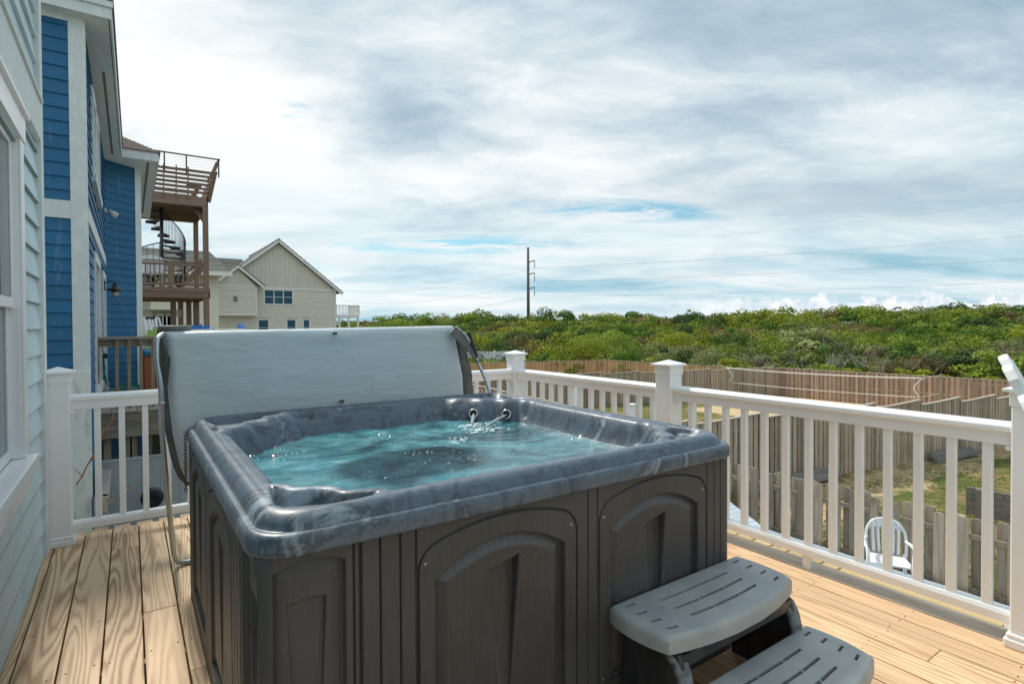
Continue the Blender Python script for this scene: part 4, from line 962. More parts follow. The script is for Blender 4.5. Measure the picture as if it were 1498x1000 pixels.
mb=MB(); mb.add([(-.238,7.05,Zt-.002),(-.208,7.05,Zt-.002),(-.190,11.8,4.258),(-.220,11.8,4.258)],[(0,1,2,3)]); mb.box(.30,.335,12.1,17.5,4.258,4.266); mb.build('soffit_vent',VENT,hb)
mb=MB()
mb.box(-3.4,E0[0]+.016,6.835,6.857,Zt-.006,4.515)
mb.box(-3.4,E0[0]+.03,6.812,6.833,4.455,4.53)
mb.add([(E0[0],6.857,Zt-.006),(E0[0]+.018,6.857,Zt-.006),(E1[0]+.018,11.915,4.255),(E1[0],11.915,4.255),(E0[0],6.857,4.515),(E0[0]+.018,6.857,4.515),(E1[0]+.018,11.915,4.405),(E1[0],11.915,4.405)],[(0,3,2,1),(4,5,6,7),(0,1,5,4),(1,2,6,5),(2,3,7,6),(3,0,4,7)])
mb.box(-.5,.46,11.90,11.925,4.262,4.41); mb.box(.455,.475,11.925,18.2,4.262,4.41); mb.build('fascia',TRIM,hb,bevel=.002)
SH=pm('brown_shingles',(.16,.125,.11),(.25,.20,.17),scale=(6,6,6),ns=3,rough=.9,rv=.25,bmp=.5,bs=40)
mb=MB()
def roofq(a,b_,c_,d_,n=14,th=.018):
    a,b_,c_,d_=map(Vector,(a,b_,c_,d_))
    for k in range(n):
        p,q=a.lerp(d_,k/n),b_.lerp(c_,k/n); r_,s_=b_.lerp(c_,(k+1)/n),a.lerp(d_,(k+1)/n); up=Vector((0,0,th))
        mb.add([p+up,q+up,r_+up*.2,s_+up*.2,p-up*.5,q-up*.5,r_-up*.5,s_-up*.5],[(0,1,2,3),(4,7,6,5),(0,4,5,1),(3,2,6,7),(0,3,7,4),(1,5,6,2)])
roofq((-3.5,6.81,4.52),(-.09,6.81,4.52),(-1.6,8.6,5.35),(-3.5,8.6,5.35)); roofq((-.09,6.80,4.53),(-.05,11.9,4.43),(-1.6,11.9,5.35),(-1.6,8.6,5.35))
roofq((-.1,11.88,4.42),(.50,11.88,4.42),(-.35,12.9,4.98),(-.9,12.9,4.98)); roofq((.50,11.88,4.42),(.52,18.2,4.42),(-.6,18.2,5.1),(-.35,12.9,4.98)); mb.box(-.105,-.085,11.5,11.9,4.43,4.62)
mb.build('roof',SH,hb,fixn=False)
# barn lamp and floodlight on that house
BLK=pm('black_metal',(.012,.013,.016),(.03,.03,.035),ns=12,rough=.35)
c=Vector((XB+.01,11.2,atY(152,418,11.2).z))
lp=thing('barn_lamp','black gooseneck barn lamp with a frosted globe on the blue house wall','wall lamp',c)
mb=MB(); mb.box(c.x,c.x+.02,c.y-.05,c.y+.05,c.z-.07,c.z+.07); 
mb.tube([c+Vector((.05+.0-.045+ .09*(1-math.cos(R(a)))/1.0,0,.085*math.sin(R(a)))) for a in range(0,181,15)],.008,8); mb.build('arm',BLK,lp)
s=c+Vector((.15,0,-.02)); mb=MB(); mb.lathe([(0,.07),(.03,.07),(.035,.02),(.055,-.005),(.13,-.045),(.132,-.052),(.05,-.02),(.0,-.02)],s,28); mb.lathe([(0,-.02),(.05,-.02),(.052,-.075),(.0,-.075)],s,20); mb.build('shade',BLK,lp)
gm,nt,b,_o=new_mat('frosted_globe'); b.inputs['Base Color'].default_value=(.75,.62,.38,1); b.inputs['Roughness'].default_value=.25; b.inputs['Subsurface Weight'].default_value=.2; L(nt,ramp(nt,noise_n(nt,obj_co(nt),9,3,.5),[(.3,(.55,.42,.22)),(.7,(.85,.75,.5))]),b.inputs['Base Color'])
mb=MB(); mb.lathe([(.040,-.075),(.050,-.10),(.042,-.13),(.022,-.147),(0,-.15)],s,20); mb.build('globe',gm,lp)
c=Vector((XB+.01,11.9,atY(154,308,11.9).z)); fl=thing('floodlight','small twin white floodlight high on the blue house wall','floodlight',c); mb=MB(); mb.lathe([(0,0),(.04,.0),(.04,.03),(0,.03)],c,14,Matrix.Rotation(R(90),4,'Y')); mb.tube([c,c+Vector((.08,-.02,-.01))],.012,6); mb.build('bracket',TRIM,fl)
mb=MB()
for dx,dy in ((.10,-.05),(.13,.06)):
    mb.lathe([(0,-.05),(.025,-.045),(.045,.02),(.05,.06),(.04,.065),(0,.05)],c+Vector((dx,dy,-.03)),16,Matrix.Rotation(R(125),4,'Y'))
mb.build('lamp_head',pm('floodlight_shell',(.62,.62,.58),(.72,.72,.70),ns=6,rough=.25),fl)
# ------------------------------------------------------------------ weathered timber deck of the blue house
WWD=wood('weathered_timber',(.36,.30,.22),(.14,.105,.075),'x',rings=6,contrast=1.1,rv=.18,grey=(.22,.21,.19),wx=9,wy=.9)
WWZ=wood('weathered_timber_upright',(.33,.27,.19),(.15,.11,.075),'z',rings=5,contrast=1.0,rv=.2,wx=12,wy=1.2)
WWY=wood('weathered_planks',(.50,.46,.41),(.33,.29,.25),'y',rings=4,contrast=.7,rv=.1,wx=9,wy=.8)
YR=9.1; td=thing('timber_deck','weathered timber deck with a wooden baluster rail beside the blue house','deck',(1,9.2,.2))
mb=MB(); mb.box(-.425,3.9,YR-.07,YR+.07,1.125,1.163); mb.build('top_rail',WWD,td,bevel=.004)
mb=MB(); mb.box(-.40,3.9,YR-.02,YR+.02,1.03,1.122); mb.build('sub_rail',WWD,td,bevel=.003)
first=None
for k,px in enumerate([139.5]): 
    mb=MB(); c=atY(px,560,YR-.03); mb.box(c.x-.045,c.x+.045,YR-.075,YR+.02,-.2,1.124); mb.build('post',WWZ,td,bevel=.004)
for k in range(26):
    x=-.142+k*.1335; 
    if first is None: mb=MB(); mb.box(x-.019,x+.019,YR-.058,YR-.021,.10,1.122); first=mb.build('baluster',WWZ,td,bevel=.002); x00=x
    else: dup(first,td,first.location+Vector((x-x00,0,0)))
mb=MB(); x=-.344
while x<4.2: mb.box(x,x+.132,YR-.12,19.5,.165,.20); x+=.138
mb.build('planks',WWY,td,fixn=False)
mb=MB(); mb.box(-.335,4.2,YR-.09,YR-.05,.00,.162); mb.build('rim_beam',WWD,td,bevel=.003); mb=MB(); mb.box(-.335,4.2,YR-.085,YR-.045,-.175,-.004); mb.build('rim_beam',WWD,td,bevel=.003); mb=MB(); mb.box(-.335,4.2,12.9,12.95,-3.1,.15); mb.build('shade_backing',WWD,td)  # backing boards added to keep the space under the deck dark
mb=MB()
for x in (-.26,-.03,.03,.20,.9,2.2,3.5): mb.box(x-.04,x+.04,YR+.02,YR+.10,-3,-.18)
for x in (-.2,.1,.4,.8,1.2,2,3): mb.box(x-.02,x+.02,YR,15,-.18,.16)
mb.build('post',WWZ,td)
# grey privacy boards below it, with a round black vent
PV=pm('grey_blue_boards',(.44,.49,.52),(.38,.42,.45),scale=(1,1,.3),ns=3,rough=.55,rv=.04)
pv=thing('privacy_screen','pale grey vertical-board screen under the weathered timber deck','fence',(.3,8.3,-3))
mb=MB(); x=-.30
while x<3.4: mb.box(x,x+.198,8.28,8.31,-3.05,-.34+.0); x+=.20
mb.build('boards',PV,pv,bevel=.003); mb=MB(); mb.box(-.3,3.4,8.265,8.325,-.338,-.315); mb.build('cap_board',PV,pv)
mb=MB()
for z0,z1,y0_,y1_ in ((-3.05,-.30,7.35,7.6),): mb.box(-.31,-.20,y0_-.5,8.2,-.55,-.40); mb.box(-.31,-.2,6.9,7.0,-3,-.40)
tb=mb.build('timber_beam',WWY,None,bevel=.006); tag(tb,'weathered timber beam end seen through the left railing by the white-painted post','beam')
c=atY(223,729,7.9); vt=thing('round_fan_grille','round dark fan grille low behind the left railing','fan',(c.x,c.y,c.z))
mb=MB(); Mx=Matrix.Rotation(R(90),4,'X')
for r_ in (.03,.055,.08,.105): mb.tube([c+Vector((r_*math.cos(a*math.pi/12),0,r_*math.sin(a*math.pi/12))) for a in range(24)],.008,6,closed=True)
for a in range(8): mb.tube([c,c+Vector((.105*math.cos(a*math.pi/4),-.01,.105*math.sin(a*math.pi/4)))],.006,5)
mb.build('grille',BLK,vt); mb=MB(); mb.lathe([(0,0),(.115,0),(.122,.04),(.115,.09),(0,.09)],c+Vector((0,.02,0)),28,Matrix.Rotation(R(-90),4,'X')); mb.build('housing',pm('dark_plastic',(.06,.055,.06),(.09,.085,.09),ns=6,rough=.5),vt)
# twigs
TW=pm('red_brown_twig',(.20,.08,.04),(.32,.15,.08),ns=20,rough=.8)
for lb,pp in (('reddish bare twig rising behind the leftmost white balusters',[(112,708),(120,697),(128,680),(140,663),(148,645),(150,632),(160,620),(167,606)]),('pale straggly twig lying low behind the left railing',[(150,742),(160,735),(170,728),(178,722),(188,714),(196,708)])):
    mb=MB(); P_=[atY(x,y,5.6+.05*i) for i,(x,y) in enumerate(pp)]; mb.tube(curve_pts(P_,3),.006,5)
    for i in range(1,len(P_)-1,1): q=P_[i]+Vector((.05*(-1)**i,.02,.05+.02*(i%3))); mb.tube([P_[i],(P_[i]+q)/2+Vector((0,0,.01)),q],[.004,.003,.002],4)
    tw=mb.build('twig',TW if 'red' in lb else pm('pale_twig',(.36,.29,.18),(.28,.2,.12),ns=9)); tag(tw,lb,'twig')
# hose, cedar cabinet
HOSE=pm('green_hose',(.008,.20,.15),(.02,.30,.22),ns=9,rough=.4)
P_=[atY(152,492,9.35),atY(151.5,510,9.4),atY(151,524,9.4)]; hz=thing('garden_hose','teal green garden hose hanging down and looped on the timber deck','hose',atZ(155,567,.21))
mb=MB(); mb.tube(curve_pts([atY(151,524,9.9),atY(153,540,9.95),atY(154.5,556,10.0),Vector((atZ(159,565,.23).x,atZ(159,565,.23).y,.225)),atZ(150,568,.222),atZ(149,570.5,.222),atZ(165,569,.222),atZ(200,564.5,.222),atZ(206,567,.222),atZ(185,569.5,.222),atZ(168,567.5,.222),atZ(180,563.8,.222),atZ(204,563.5,.222)],5),.014,8); mb.build('hose',HOSE,hz)
mb=MB(); a=atY(151,524,9.9); mb.tube([a+Vector((-.02,-.02,.30)),a+Vector((-.02,-.02,.10))],.020,8); mb.box(a.x-.05,a.x+.05,a.y-.03,a.y+.03,a.z-.0,a.z+.07); mb.build('valve',BLK,hz)
CED=wood('cedar_panels',(.42,.13,.05),(.24,.06,.025),'z',rings=4,rv=.12,wx=14)
cb=thing('cedar_tub','red-brown cedar cabinet with a blue lid standing on the timber deck','cabinet',(.35,10.6,.2))
mb=MB(); x=.175
while x<1.5: mb.box(x,x+.088,9.75,10.9,.202,.86); x+=.09
mb.build('side_boards',CED,cb); mb=MB(); mb.box(.165,1.53,9.73,10.92,.862,.94); mb.build('lid',pm('blue_lid',(.02,.15,.32),(.03,.2,.38),ns=4,rough=.5),cb,bevel=.02)
# ------------------------------------------------------------------ adirondack chairs
def adirondack(name,mat,label,loc,rz,sc=1,group=None,hb_=1.0):
    t=thing(name,label,'chair',(0,0,0),group)
    n=7; mb=MB()
    for k in range(n):
        u=(k-(n-1)/2); w_=.068; a=u*R(2.3); x0=u*.070; Ht=.76-.020*u*u
        b0=Vector((x0,.20,.30)); tp=Vector((x0+math.sin(a)*Ht,.20+Ht*.42,.30+Ht*.88)); d=(tp-b0); ax=Vector((math.cos(a),0,-math.sin(a)*.9)).normalized(); nn=ax.cross(d).normalized()
        pts=[]; hw0,hw1=.033,.046
        prof=[(-hw0,0),(hw0,0),(hw1,.90),(hw1*.85,.96),(hw1*.5,.99),(0,1.0),(-hw1*.5,.99),(-hw1*.85,.96),(-hw1,.90)]
        mb.prism([b0+ax*p_+d*q_ for p_,q_ in prof],nn*.02)
    mb.build('backrest',mat,t,bevel=.004)
    mb=MB()
    for k in range(6): y=.20-.095*k; z=.29+.014*k if k<5 else .345; mb.box(-.27,.27,y-.042,y+.042,z,z+.02)
    mb.build('seat',mat,t,bevel=.003)
    for s in (-1,1):
        mb=MB(); mb.prism([(s*.36-.07,-.38,.575),(s*.36+.07,-.38,.575),(s*.36+.08,-.30,.575),(s*.33+.05,.08,.575),(s*.33+.02,.17,.575),(s*.33-.04,.17,.575),(s*.33-.05,.08,.575)],(0,0,.022)); mb.build('armrest',mat,t,bevel=.005)
        mb=MB(); mb.box(s*.315-.012,s*.315+.012,-.36,-.24,0,.575); mb.build('leg',mat,t,bevel=.003)
        mb=MB(); mb.prism([(s*.29-.012,-.34,.36),(s*.29-.012,-.34,.26),(s*.29-.012,.16,.0),(s*.29-.012,.26,.0),(s*.29-.012,.25,.08),(s*.29-.012,.22,.27)],(.024,0,0)); mb.build('leg',mat,t,bevel=.003)
    mb=MB(); mb.box(-.33,.33,.19,.215,.50,.574); mb.box(-.28,.28,.20,.225,.24,.30); mb.build('back_brace',mat,t)
    t.location=loc; t.rotation_euler=(0,0,rz); t.scale=(sc,sc,sc); return t
BC=pm('blue_plastic',(.008,.13,.46),(.01,.17,.55),ns=5,rough=.35); GC=pm('lime_plastic',(.28,.46,.05),(.34,.52,.08),ns=5,rough=.4)
WC=pm('white_poly_lumber',(.74,.78,.78),(.66,.71,.72),ns=5,rough=.4,bmp=.05,bs=30)
def gx(px,Y): return atY(px,474,Y).x
adirondack('adirondack_chair',BC,'bright blue adirondack chair, the wide one seen above the left part of the tub cover',(gx(311,11.6),11.6,.2),R(15),1.17,'adirondack chairs beyond the tub cover')
adirondack('adirondack_chair',BC,'blue adirondack chair seen side-on in front of the tan house',(gx(389,14.5),14.5,.2),R(60),1.20,'adirondack chairs beyond the tub cover')
adirondack('adirondack_chair',GC,'lime green adirondack chair just left of the wide blue one',(gx(262,12.0),12.0,.2),R(-12),1.17,'adirondack chairs beyond the tub cover')
adirondack('adirondack_chair',GC,'lime green adirondack chair farthest left, partly hidden by the other lime one',(gx(248,13.2),13.2,.2),R(12),1.14,'adirondack chairs beyond the tub cover')
tb=thing('patio_table','pale green patio table just topping the edge of the tub cover','table',(gx(315,10.4),10.4,.2)); mb=MB(); a,b_=gx(272,10.4),gx(358,10.4)
mb.prism([(a,10.1,1.215),(b_,10.1,1.222),(b_,10.9,1.222),(a,10.9,1.215)],(0,0,.025)); mb.build('table_top',pm('pale_green_top',(.45,.52,.36),(.52,.58,.42),ns=3,rough=.5),tb,bevel=.004)
for x in (a+.06,b_-.06):
    for y in (10.15,10.85): mb=MB(); mb.box(x-.025,x+.025,y-.025,y+.025,.2,1.213); mb.build('leg',WC,tb)
# near white chair at the right edge: tall bar-height chair seen from its back left
x,y=2.195,-.10
wc=adirondack('adirondack_chair',WC,'white slat-backed chair cut off by the right edge of the photo, beside the railing post',(x,y,0),R(13.5),1.24)
# ------------------------------------------------------------------ brown stained balconies with spiral stair (beyond the blue house)
BRW=wood('brown_stained_timber',(.26,.175,.13),(.165,.105,.078),'x',rings=4,contrast=.8,rv=.14,wx=5,wy=.5)
BRZ=wood('brown_stained_post',(.26,.175,.13),(.165,.105,.078),'z',rings=4,contrast=.8,rv=.12,wx=6,wy=.6)
YK=21.0; XLf=-.2; XR_=2.205
bt=thing('balcony_tower','brown timber balconies stacked on posts with a roof deck above, beyond the blue house','balcony',(1.2,21.8,-3.4))
def beam(name,*bxs,mat=BRW,bev=.01):
    mb=MB()
    for q in bxs: mb.box(*q)
    return mb.build(name,mat,bt,bevel=bev)
YB2=YK+3.2
beam('roof_deck',(XLf,XR_,YK,YK+.05,5.24,5.56),(XLf,XR_,YB2,YB2+.05,5.20,5.50),(XR_-.05,XR_,YK,YB2,5.24,5.56),(XLf,XR_,YK+.05,YB2,5.50,5.54),*[(XLf,XR_-.05,YK+.5*k,YK+.5*k+.04,5.28,5.50) for k in range(1,6)])
beam('lower_deck',(XLf,XR_+.03,YK,YK+.05,2.22,2.40),(XLf,XR_+.03,YK-.02,YK+.02,2.40,2.56),(XR_-.02,XR_+.03,YK,YB2,2.22,2.55),(XLf,XR_,YK+.05,YB2,2.50,2.55),(XLf,XR_,YB2,YB2+.05,2.20,2.5),*[(XLf,XR_-.05,YK+.5*k,YK+.5*k+.04,2.24,2.48) for k in range(1,6)])
for (x,y,z0,z1) in ((XR_-.16,YK,-3.4,2.22),(XR_-.16,YK-.03,2.5,5.24),(XR_-.16,YB2,-3.4,5.2),(XR_-2.2,YB2,-3.4,5.2),(1.15,YK+.9,-3.4,2.2),(1.45,YK+2.2,-3.4,2.2),(1.72,YK+2.4,-3.4,2.2),(1.95,YK+2.5,-3.4,2.2)):
    mb=MB(); mb.box(x,x+.16,y,y+.16,z0,z1); mb.build('post',BRZ,bt,bevel=.008)
mb=MB(); mb.bar((XR_-.3,YK+.5,5.2),(XR_-.08,YK+.1,4.75),.1,.1); mb.build('knee_brace',BRZ,bt)
# lower rail
beam('lower_railing',(XLf,XR_,YK-.02,YK+.06,3.37,3.42),(XLf,XR_,YK,YK+.04,3.26,3.34),(XLf,XR_,YK,YK+.04,2.62,2.70),(XR_-.04,XR_,YK,YB2,3.37,3.42))
a=atY(249,400,YK).x; mb=MB(); mb.box(a-.06,a+.08,YK-.03,YK+.09,2.56,3.42); mb.build('post',BRZ,bt)
mb=MB(); x=.42
while x<XR_-.15:
    mb.box(x,x+.035,YK,YK+.035,2.70,3.27); x+=.128
mb.build('lower_balusters',BRZ,bt); mb=MB(); mb.bar((1.35,YK+2.6,2.55),(2.1,YK+1.1,3.3),.05,.22); mb.bar((1.35,YK+2.6,2.85),(2.1,YK+1.1,3.6),.05,.06); mb.build('stair_stringer',BRW,bt)
# roof-deck bench railing leaning outwards with horizontal slats, posts and cable rail
mb=MB(); 
for k in range(6):
    z=5.66+k*.125; y=YK+.02-.05*k
    mb.box(XLf,XR_+.05+.03*k,y,y+.03,z,z+.085)
    mb.box(XR_+.03*k,XR_+.03+.03*k,y,YB2,z,z+.085)
    mb.box(XLf,XR_,YB2-.0,YB2+.03,z,z+.085)
mb.build('bench_slats',BRW,bt)
mb=MB()
for x in (.62,.95,1.29,1.62): mb.bar((x,YK-.03,5.42),(x,YK-.33,6.42),.035,.05)
mb.bar((XR_+.02,YK+.05,5.42),(XR_+.2,YK-.28,6.40),.06,.14); mb.bar((1.75,YK+.6,5.56),(2.0,YK+.1,6.0),.06,.12); mb.bar((1.62,YK+.6,6.0),(2.05,YK+.6,6.0),.4,.05); mb.bar((XR_+.12,YK+.3,6.3),(XR_+.30,YK+.1,6.78),.07,.09)
mb.build('bench_brace',BRZ,bt)
mb=MB(); mb.box(.30,XR_+.33,YK-.36,YK-.28,6.77,6.80); mb.box(XR_+.27,XR_+.33,YK-.36,YB2,6.77,6.80); mb.build('cap_rail',BRW,bt)
DKM=pm('dark_grey_metal',(.035,.04,.045),(.06,.065,.07),ns=7,rough=.4,metal=.3)
mb=MB()
for x in (.50,.97,1.57,XR_+.29): mb.box(x-.02,x+.02,YK-.34,YK-.30,6.2,6.77)
for k in range(5): mb.tube([(.3,YK-.32,6.35+.085*k),(XR_+.3,YK-.32,6.35+.085*k)],.0035,4)
for k in range(3): mb.tube([(XR_+.29,YK-.32,6.4+.13*k),(XR_+.29,YB2,6.4+.13*k)],.0035,4)
mb.build('cable_rail',DKM,bt)
CREAM=pm('cream_siding',(.50,.46,.37),(.45,.41,.33),scale=(1,1,8),ns=3,rough=.7)
mb=MB(); a=atY(209,452,YK+1.5);b_=atY(266,463,YK+1.5); 
for k in range(4): zz=b_.z+(a.z-b_.z)*k/4; mb.box(XLf,b_.x,YK+1.5,YK+1.53,zz,zz+(a.z-b_.z)/4-.012)
mb.build('cream_panel',CREAM,bt)
# spiral staircase
sc=atY(237,385,YK+1.4); sp=thing('spiral_staircase','black metal spiral staircase climbing from the lower balcony to the roof deck','staircase',(sc.x,sc.y,2.55))
mb=MB(); mb.tube([(sc.x,sc.y,2.55),(sc.x,sc.y,5.6)],.055,12); mb.build('column',DKM,sp)
mb=MB(); rr=.70; nst=14; z0=2.75
ang=[R(-45+k*16) for k in range(nst)]
for k,a in enumerate(ang):
    z=z0+k*.215; p=Vector((sc.x,sc.y,z)); q1=p+Vector((math.cos(a-.26)*rr,math.sin(a-.26)*rr,0)); q2=p+Vector((math.cos(a+.26)*rr,math.sin(a+.26)*rr,0)); mb.prism([p,q1,q2],(0,0,.045))
    mb.prism([q1-Vector((0,0,.05)),q1,q2,q2-Vector((0,0,.05))],(0,0.01,0))
mb.build('treads',DKM,sp)
mb=MB(); hr=[]
for k in range(nst*4):
    a=R(-45)+k*R(16)/4; z=z0+k*.215/4; p=Vector((sc.x+math.cos(a)*rr,sc.y+math.sin(a)*rr,z)); hr.append(p+Vector((0,0,.85)))
    if k%1==0: mb.tube([p,p+Vector((0,0,.85))],.008,4)
mb.tube(hr,.018,6); g_=[Vector((sc.x+math.cos(R(b))*1.0-.1,sc.y+math.sin(R(b))*.8,3.55+.55*(b-190)/90)) for b in range(180,281,10)]; mb.tube(g_,.018,6)
for p in g_: mb.tube([p,Vector((p.x,p.y,2.6))],.008,4)
mb.build('spiral_railing',DKM,sp)
# things on the lower balcony
pc=atY(221,392,YK+.7); t=thing('white_patio_chair','white round-backed patio chair behind the lower balcony rail','chair',(pc.x,pc.y,2.55))
mb=MB(); mb.prism([(pc.x-.36,pc.y,3.05),(pc.x-.36,pc.y,3.50),(pc.x-.25,pc.y,3.60),(pc.x,pc.y,3.63),(pc.x+.25,pc.y,3.60),(pc.x+.36,pc.y,3.50),(pc.x+.36,pc.y,3.05)],(0,.05,0)); mb.build('backrest',WHITE,t,bevel=.02)
mb=MB(); mb.box(pc.x-.33,pc.x+.33,pc.y-.5,pc.y,2.97,3.02); mb.build('seat',WHITE,t)
for dx in (-.3,.27):
    for dy in (-.48,-.03): mb=MB(); mb.box(pc.x+dx,pc.x+dx+.04,pc.y+dy,pc.y+dy+.04,2.55,2.97); mb.build('leg',WHITE,t)
for px,lb in ((223,'dark wire basket chair behind the lower balcony rail, left of the brown mid post'),(262,'dark potted plant stand behind the lower balcony rail, right of the brown mid post')):
    c=atY(px,405,YK+.5); t=thing('wire_chair' if px<240 else 'plant_stand',lb,'chair' if px<240 else 'plant stand',(c.x,c.y,2.55)); mb=MB()
    for k in range(9):
        a=k*.7; mb.tube([(c.x+.02*k-.1,c.y,2.62),(c.x+math.cos(a)*.22,c.y+.1*math.sin(a),2.85),(c.x+math.cos(a)*.13,c.y,3.05)],.014,5)
    mb.tube([(c.x-.26,c.y,2.95),(c.x,c.y-.1,2.86),(c.x+.26,c.y,2.97)],.03,6); mb.build('frame',BLK,t); mb=MB(); mb.tube([(c.x,c.y,2.55),(c.x,c.y,2.9)],.03,6); mb.build('stem',BLK,t)
for px,w_,lb in ((217,.55,'white slatted rocking chair under the brown balcony, left'),(229,.35,'white slatted rocking chair under the brown balcony, beside the cream panel end')):
    c=atY(px,472,20.0); t=thing('rocking_chair',lb,'chair',(c.x,c.y,.2)); mb=MB()
    for k in range(5): x=c.x-w_/2+k*w_/4; mb.bar((x,c.y,.75),(x-.1,c.y+.15,1.55),.05,.02)
    mb.bar((c.x-w_/2-.1,c.y+.15,1.55),(c.x+w_/2-.1,c.y+.15,1.55),.04,.07); mb.build('backrest',WHITE,t); mb=MB(); mb.box(c.x-w_/2,c.x+w_/2,c.y-.45,c.y,.70,.74); mb.build('seat',WHITE,t)
    mb=MB()
    for s in (-w_/2,w_/2): mb.box(c.x+s-.02,c.x+s+.02,c.y-.45,c.y-.41,.2,.95); mb.box(c.x+s-.02,c.x+s+.02,c.y-.04,c.y,.2,.75)
    mb.build('legs',WHITE,t)
# far white house seen under the balcony
fh=thing('distant_white_house','sliver of a white house with teal windows under the brown balcony','house',(2,44,-3)); mb=MB(); mb.box(-3,2.6,44,50,-3.3,2.4); mb.build('wall',pm('far_white_wall',(.60,.58,.54),ns=1,rough=.8),fh)
TEAL=glass('teal_glass',(.01,.10,.13))
for x in (.9,1.5,2.05): window(fh,(x,44),(x+.38,44),.9,2.1,(0,-1,0),cas=.06,gl=TEAL,proud=.03)
# ------------------------------------------------------------------ tan house
TAN=paint('tan_siding',(.72,.69,.61),bs=8,amp=.05,rv=.03); TANB=pm('tan_board_and_batten',(.70,.68,.61),(.64,.62,.55),scale=(1,1,.3),ns=1.5,rough=.7,rv=.05)
GSH=pm('grey_green_shingles',(.085,.092,.085),(.14,.145,.135),scale=(3,3,3),ns=3,rough=.9,rv=.3,bmp=.4,bs=20)
WT=pm('white_trim_far',(.82,.82,.80),(.76,.77,.76),ns=1,rough=.6)
TG=glass('teal_window',(.010,.055,.095),ior=1.4)
YH=50.; th=thing('tan_house','tan clapboard house with a board-and-batten gable and teal windows, beyond the tub cover','house',(10.5,52,-3.5))
xl,xr=5.35,15.25; pk=(10.42,8.45); ze=4.40
mb=MB(); wins=[(9.23,11.66,3.06,4.38),(8.72,9.72,.4,1.90),(10.97,11.90,.4,1.90),(12.32,13.06,.4,1.90)]
siding(mb,(xl,YH),(xr,YH),-3.5,ze,.22,0.,.05,[(a-xl+.02,b_-xl-.02,c_+.02,d_-.02) for a,b_,c_,d_ in wins],(0,-1,0)); mb.build('siding',TAN,th,fixn=False)
mb=MB()
g0=7.2;  # gable triangle with battens
def roofz(x): return pk[1]-(abs(x-pk[0]))*( (pk[1]-4.25)/(15.62-pk[0]))
pts=[(6.2,ze+.0),(xr,ze),(xr,roofz(xr)-.15),(pk[0],pk[1]-.2),(6.2,roofz(6.2)-.15)]
mb.prism([(x,YH-.02,z) for x,z in pts],(0,.06,0))
x=6.3
while x<xr: mb.box(x,x+.05,YH-.05,YH-.02,ze,max(ze,roofz(x)-.25)); x+=.31
mb.build('gable_boards',TANB,th)
mb=MB(); mb.box(6.2,xr,YH-.07,YH-.03,ze-.06,ze+.10); mb.box(xr-.1,xr+.02,YH-.06,YH+.06,-3.5,ze)
def slopebar(x0,z0,x1,z1,y0,y1,th_=.28):
    mb.prism([(x0,y0,z0),(x1,y0,z1),(x1,y0,z1-th_),(x0,y0,z0-th_)],(0,y1-y0,0))
slopebar(pk[0]-.02,pk[1]+.12,15.75,roofz(15.75)+.12,YH-.40,YH-.32); slopebar(6.9,roofz(6.9)+.12,pk[0]+.02,pk[1]+.12,YH-.40,YH-.32)
mb.build('trim_board',WT,th)
mb=MB()
roofq((pk[0],YH-.42,pk[1]+.14),(pk[0],YH+14,pk[1]+.14),(15.85,YH+14,roofz(15.85)+.14),(15.85,YH-.42,roofz(15.85)+.14),n=16,th=.05)
roofq((pk[0],YH-.42,pk[1]+.14),(pk[0],YH+14,pk[1]+.14),(4.9,YH+14,roofz(4.9)+.14),(4.9,YH-.42+3,roofz(4.9)+.14),n=16,th=.05) if False else roofq((pk[0],YH-.42,pk[1]+.14),(pk[0],YH+6,pk[1]+.14),(6.9,YH+6,roofz(6.9)+.14),(6.9,YH-.42,roofz(6.9)+.14),n=16,th=.05)
# main roof behind, running to the left
roofq((-6,YH+4.0,4.3),(8.4,YH+1.0,4.5),(8.6,YH+6,7.38),(-6,YH+6,7.42),n=18,th=.05); roofq((13.5,YH+4,6.0),(16.2,YH+4,5.1),(16.2,YH+9,5.1),(13.5,YH+9,6.2),n=6,th=.05)
mb.build('roof',GSH,th,fixn=False)
mb=MB(); mb.box(-6,xl,YH+4.2,YH+4.4,-3.5,4.5); mb.box(xl,xr,YH+.06,YH+12,-3.5,4.35); mb.box(13.6,15.9,YH+3.9,YH+8,3.9,5.0); mb.build('wall',TANB,th)
# projecting bay with its own little gable
bxl,bxr=5.60,8.55; bz0,bz1=2.30,4.42; by=YH-.9; bp=(7.20,6.10)
mb=MB(); siding(mb,(bxl,by),(bxr,by),bz0,bz1+.1,.22,.0,.05,(),(0,-1,0)); siding(mb,(bxr,by),(bxr,YH),bz0,bz1,.20,0,.025,(),(1,0,0)); mb.build('bay_siding',TAN,th,fixn=False)
mb=MB(); mb.box(bxl,bxr-.03,by+.03,YH,bz0,bz1+.1); mb.prism([(bxl,by,bz1+.1),(bxr,by,bz1+.1),(bp[0],by,bp[1]-.25)],(0,.9,0)); x=bxl+.2
while x<bxr-.1: mb.box(x,x+.05,by-.03,by,bz1+.1,bz1+.1+max(.02,(bp[1]-.35-bz1)*(1-abs(x-7.2)/1.55))); x+=.30
mb.build('bay_boards',TANB,th)
mb=MB(); mb.box(bxl-.05,bxl+.08,by-.04,by,bz0,bz1+.1); mb.box(bxr-.08,bxr+.05,by-.04,by+.02,bz0,bz1+.1); mb.box(bxl-.05,bxr+.05,by-.06,YH,bz0-.18,bz0+.04); mb.box(bxl,bxr,by-.04,by,bz1,bz1+.12)
for s,xe in ((-1,5.3),(1,9.1)):
    mb.prism([(bp[0],by-.3,bp[1]+.05),(xe,by-.3,4.55),(xe,by-.3,4.30),(bp[0],by-.3,bp[1]-.20)],(0,.08,0))
mb.build('bay_trim',WT,th)
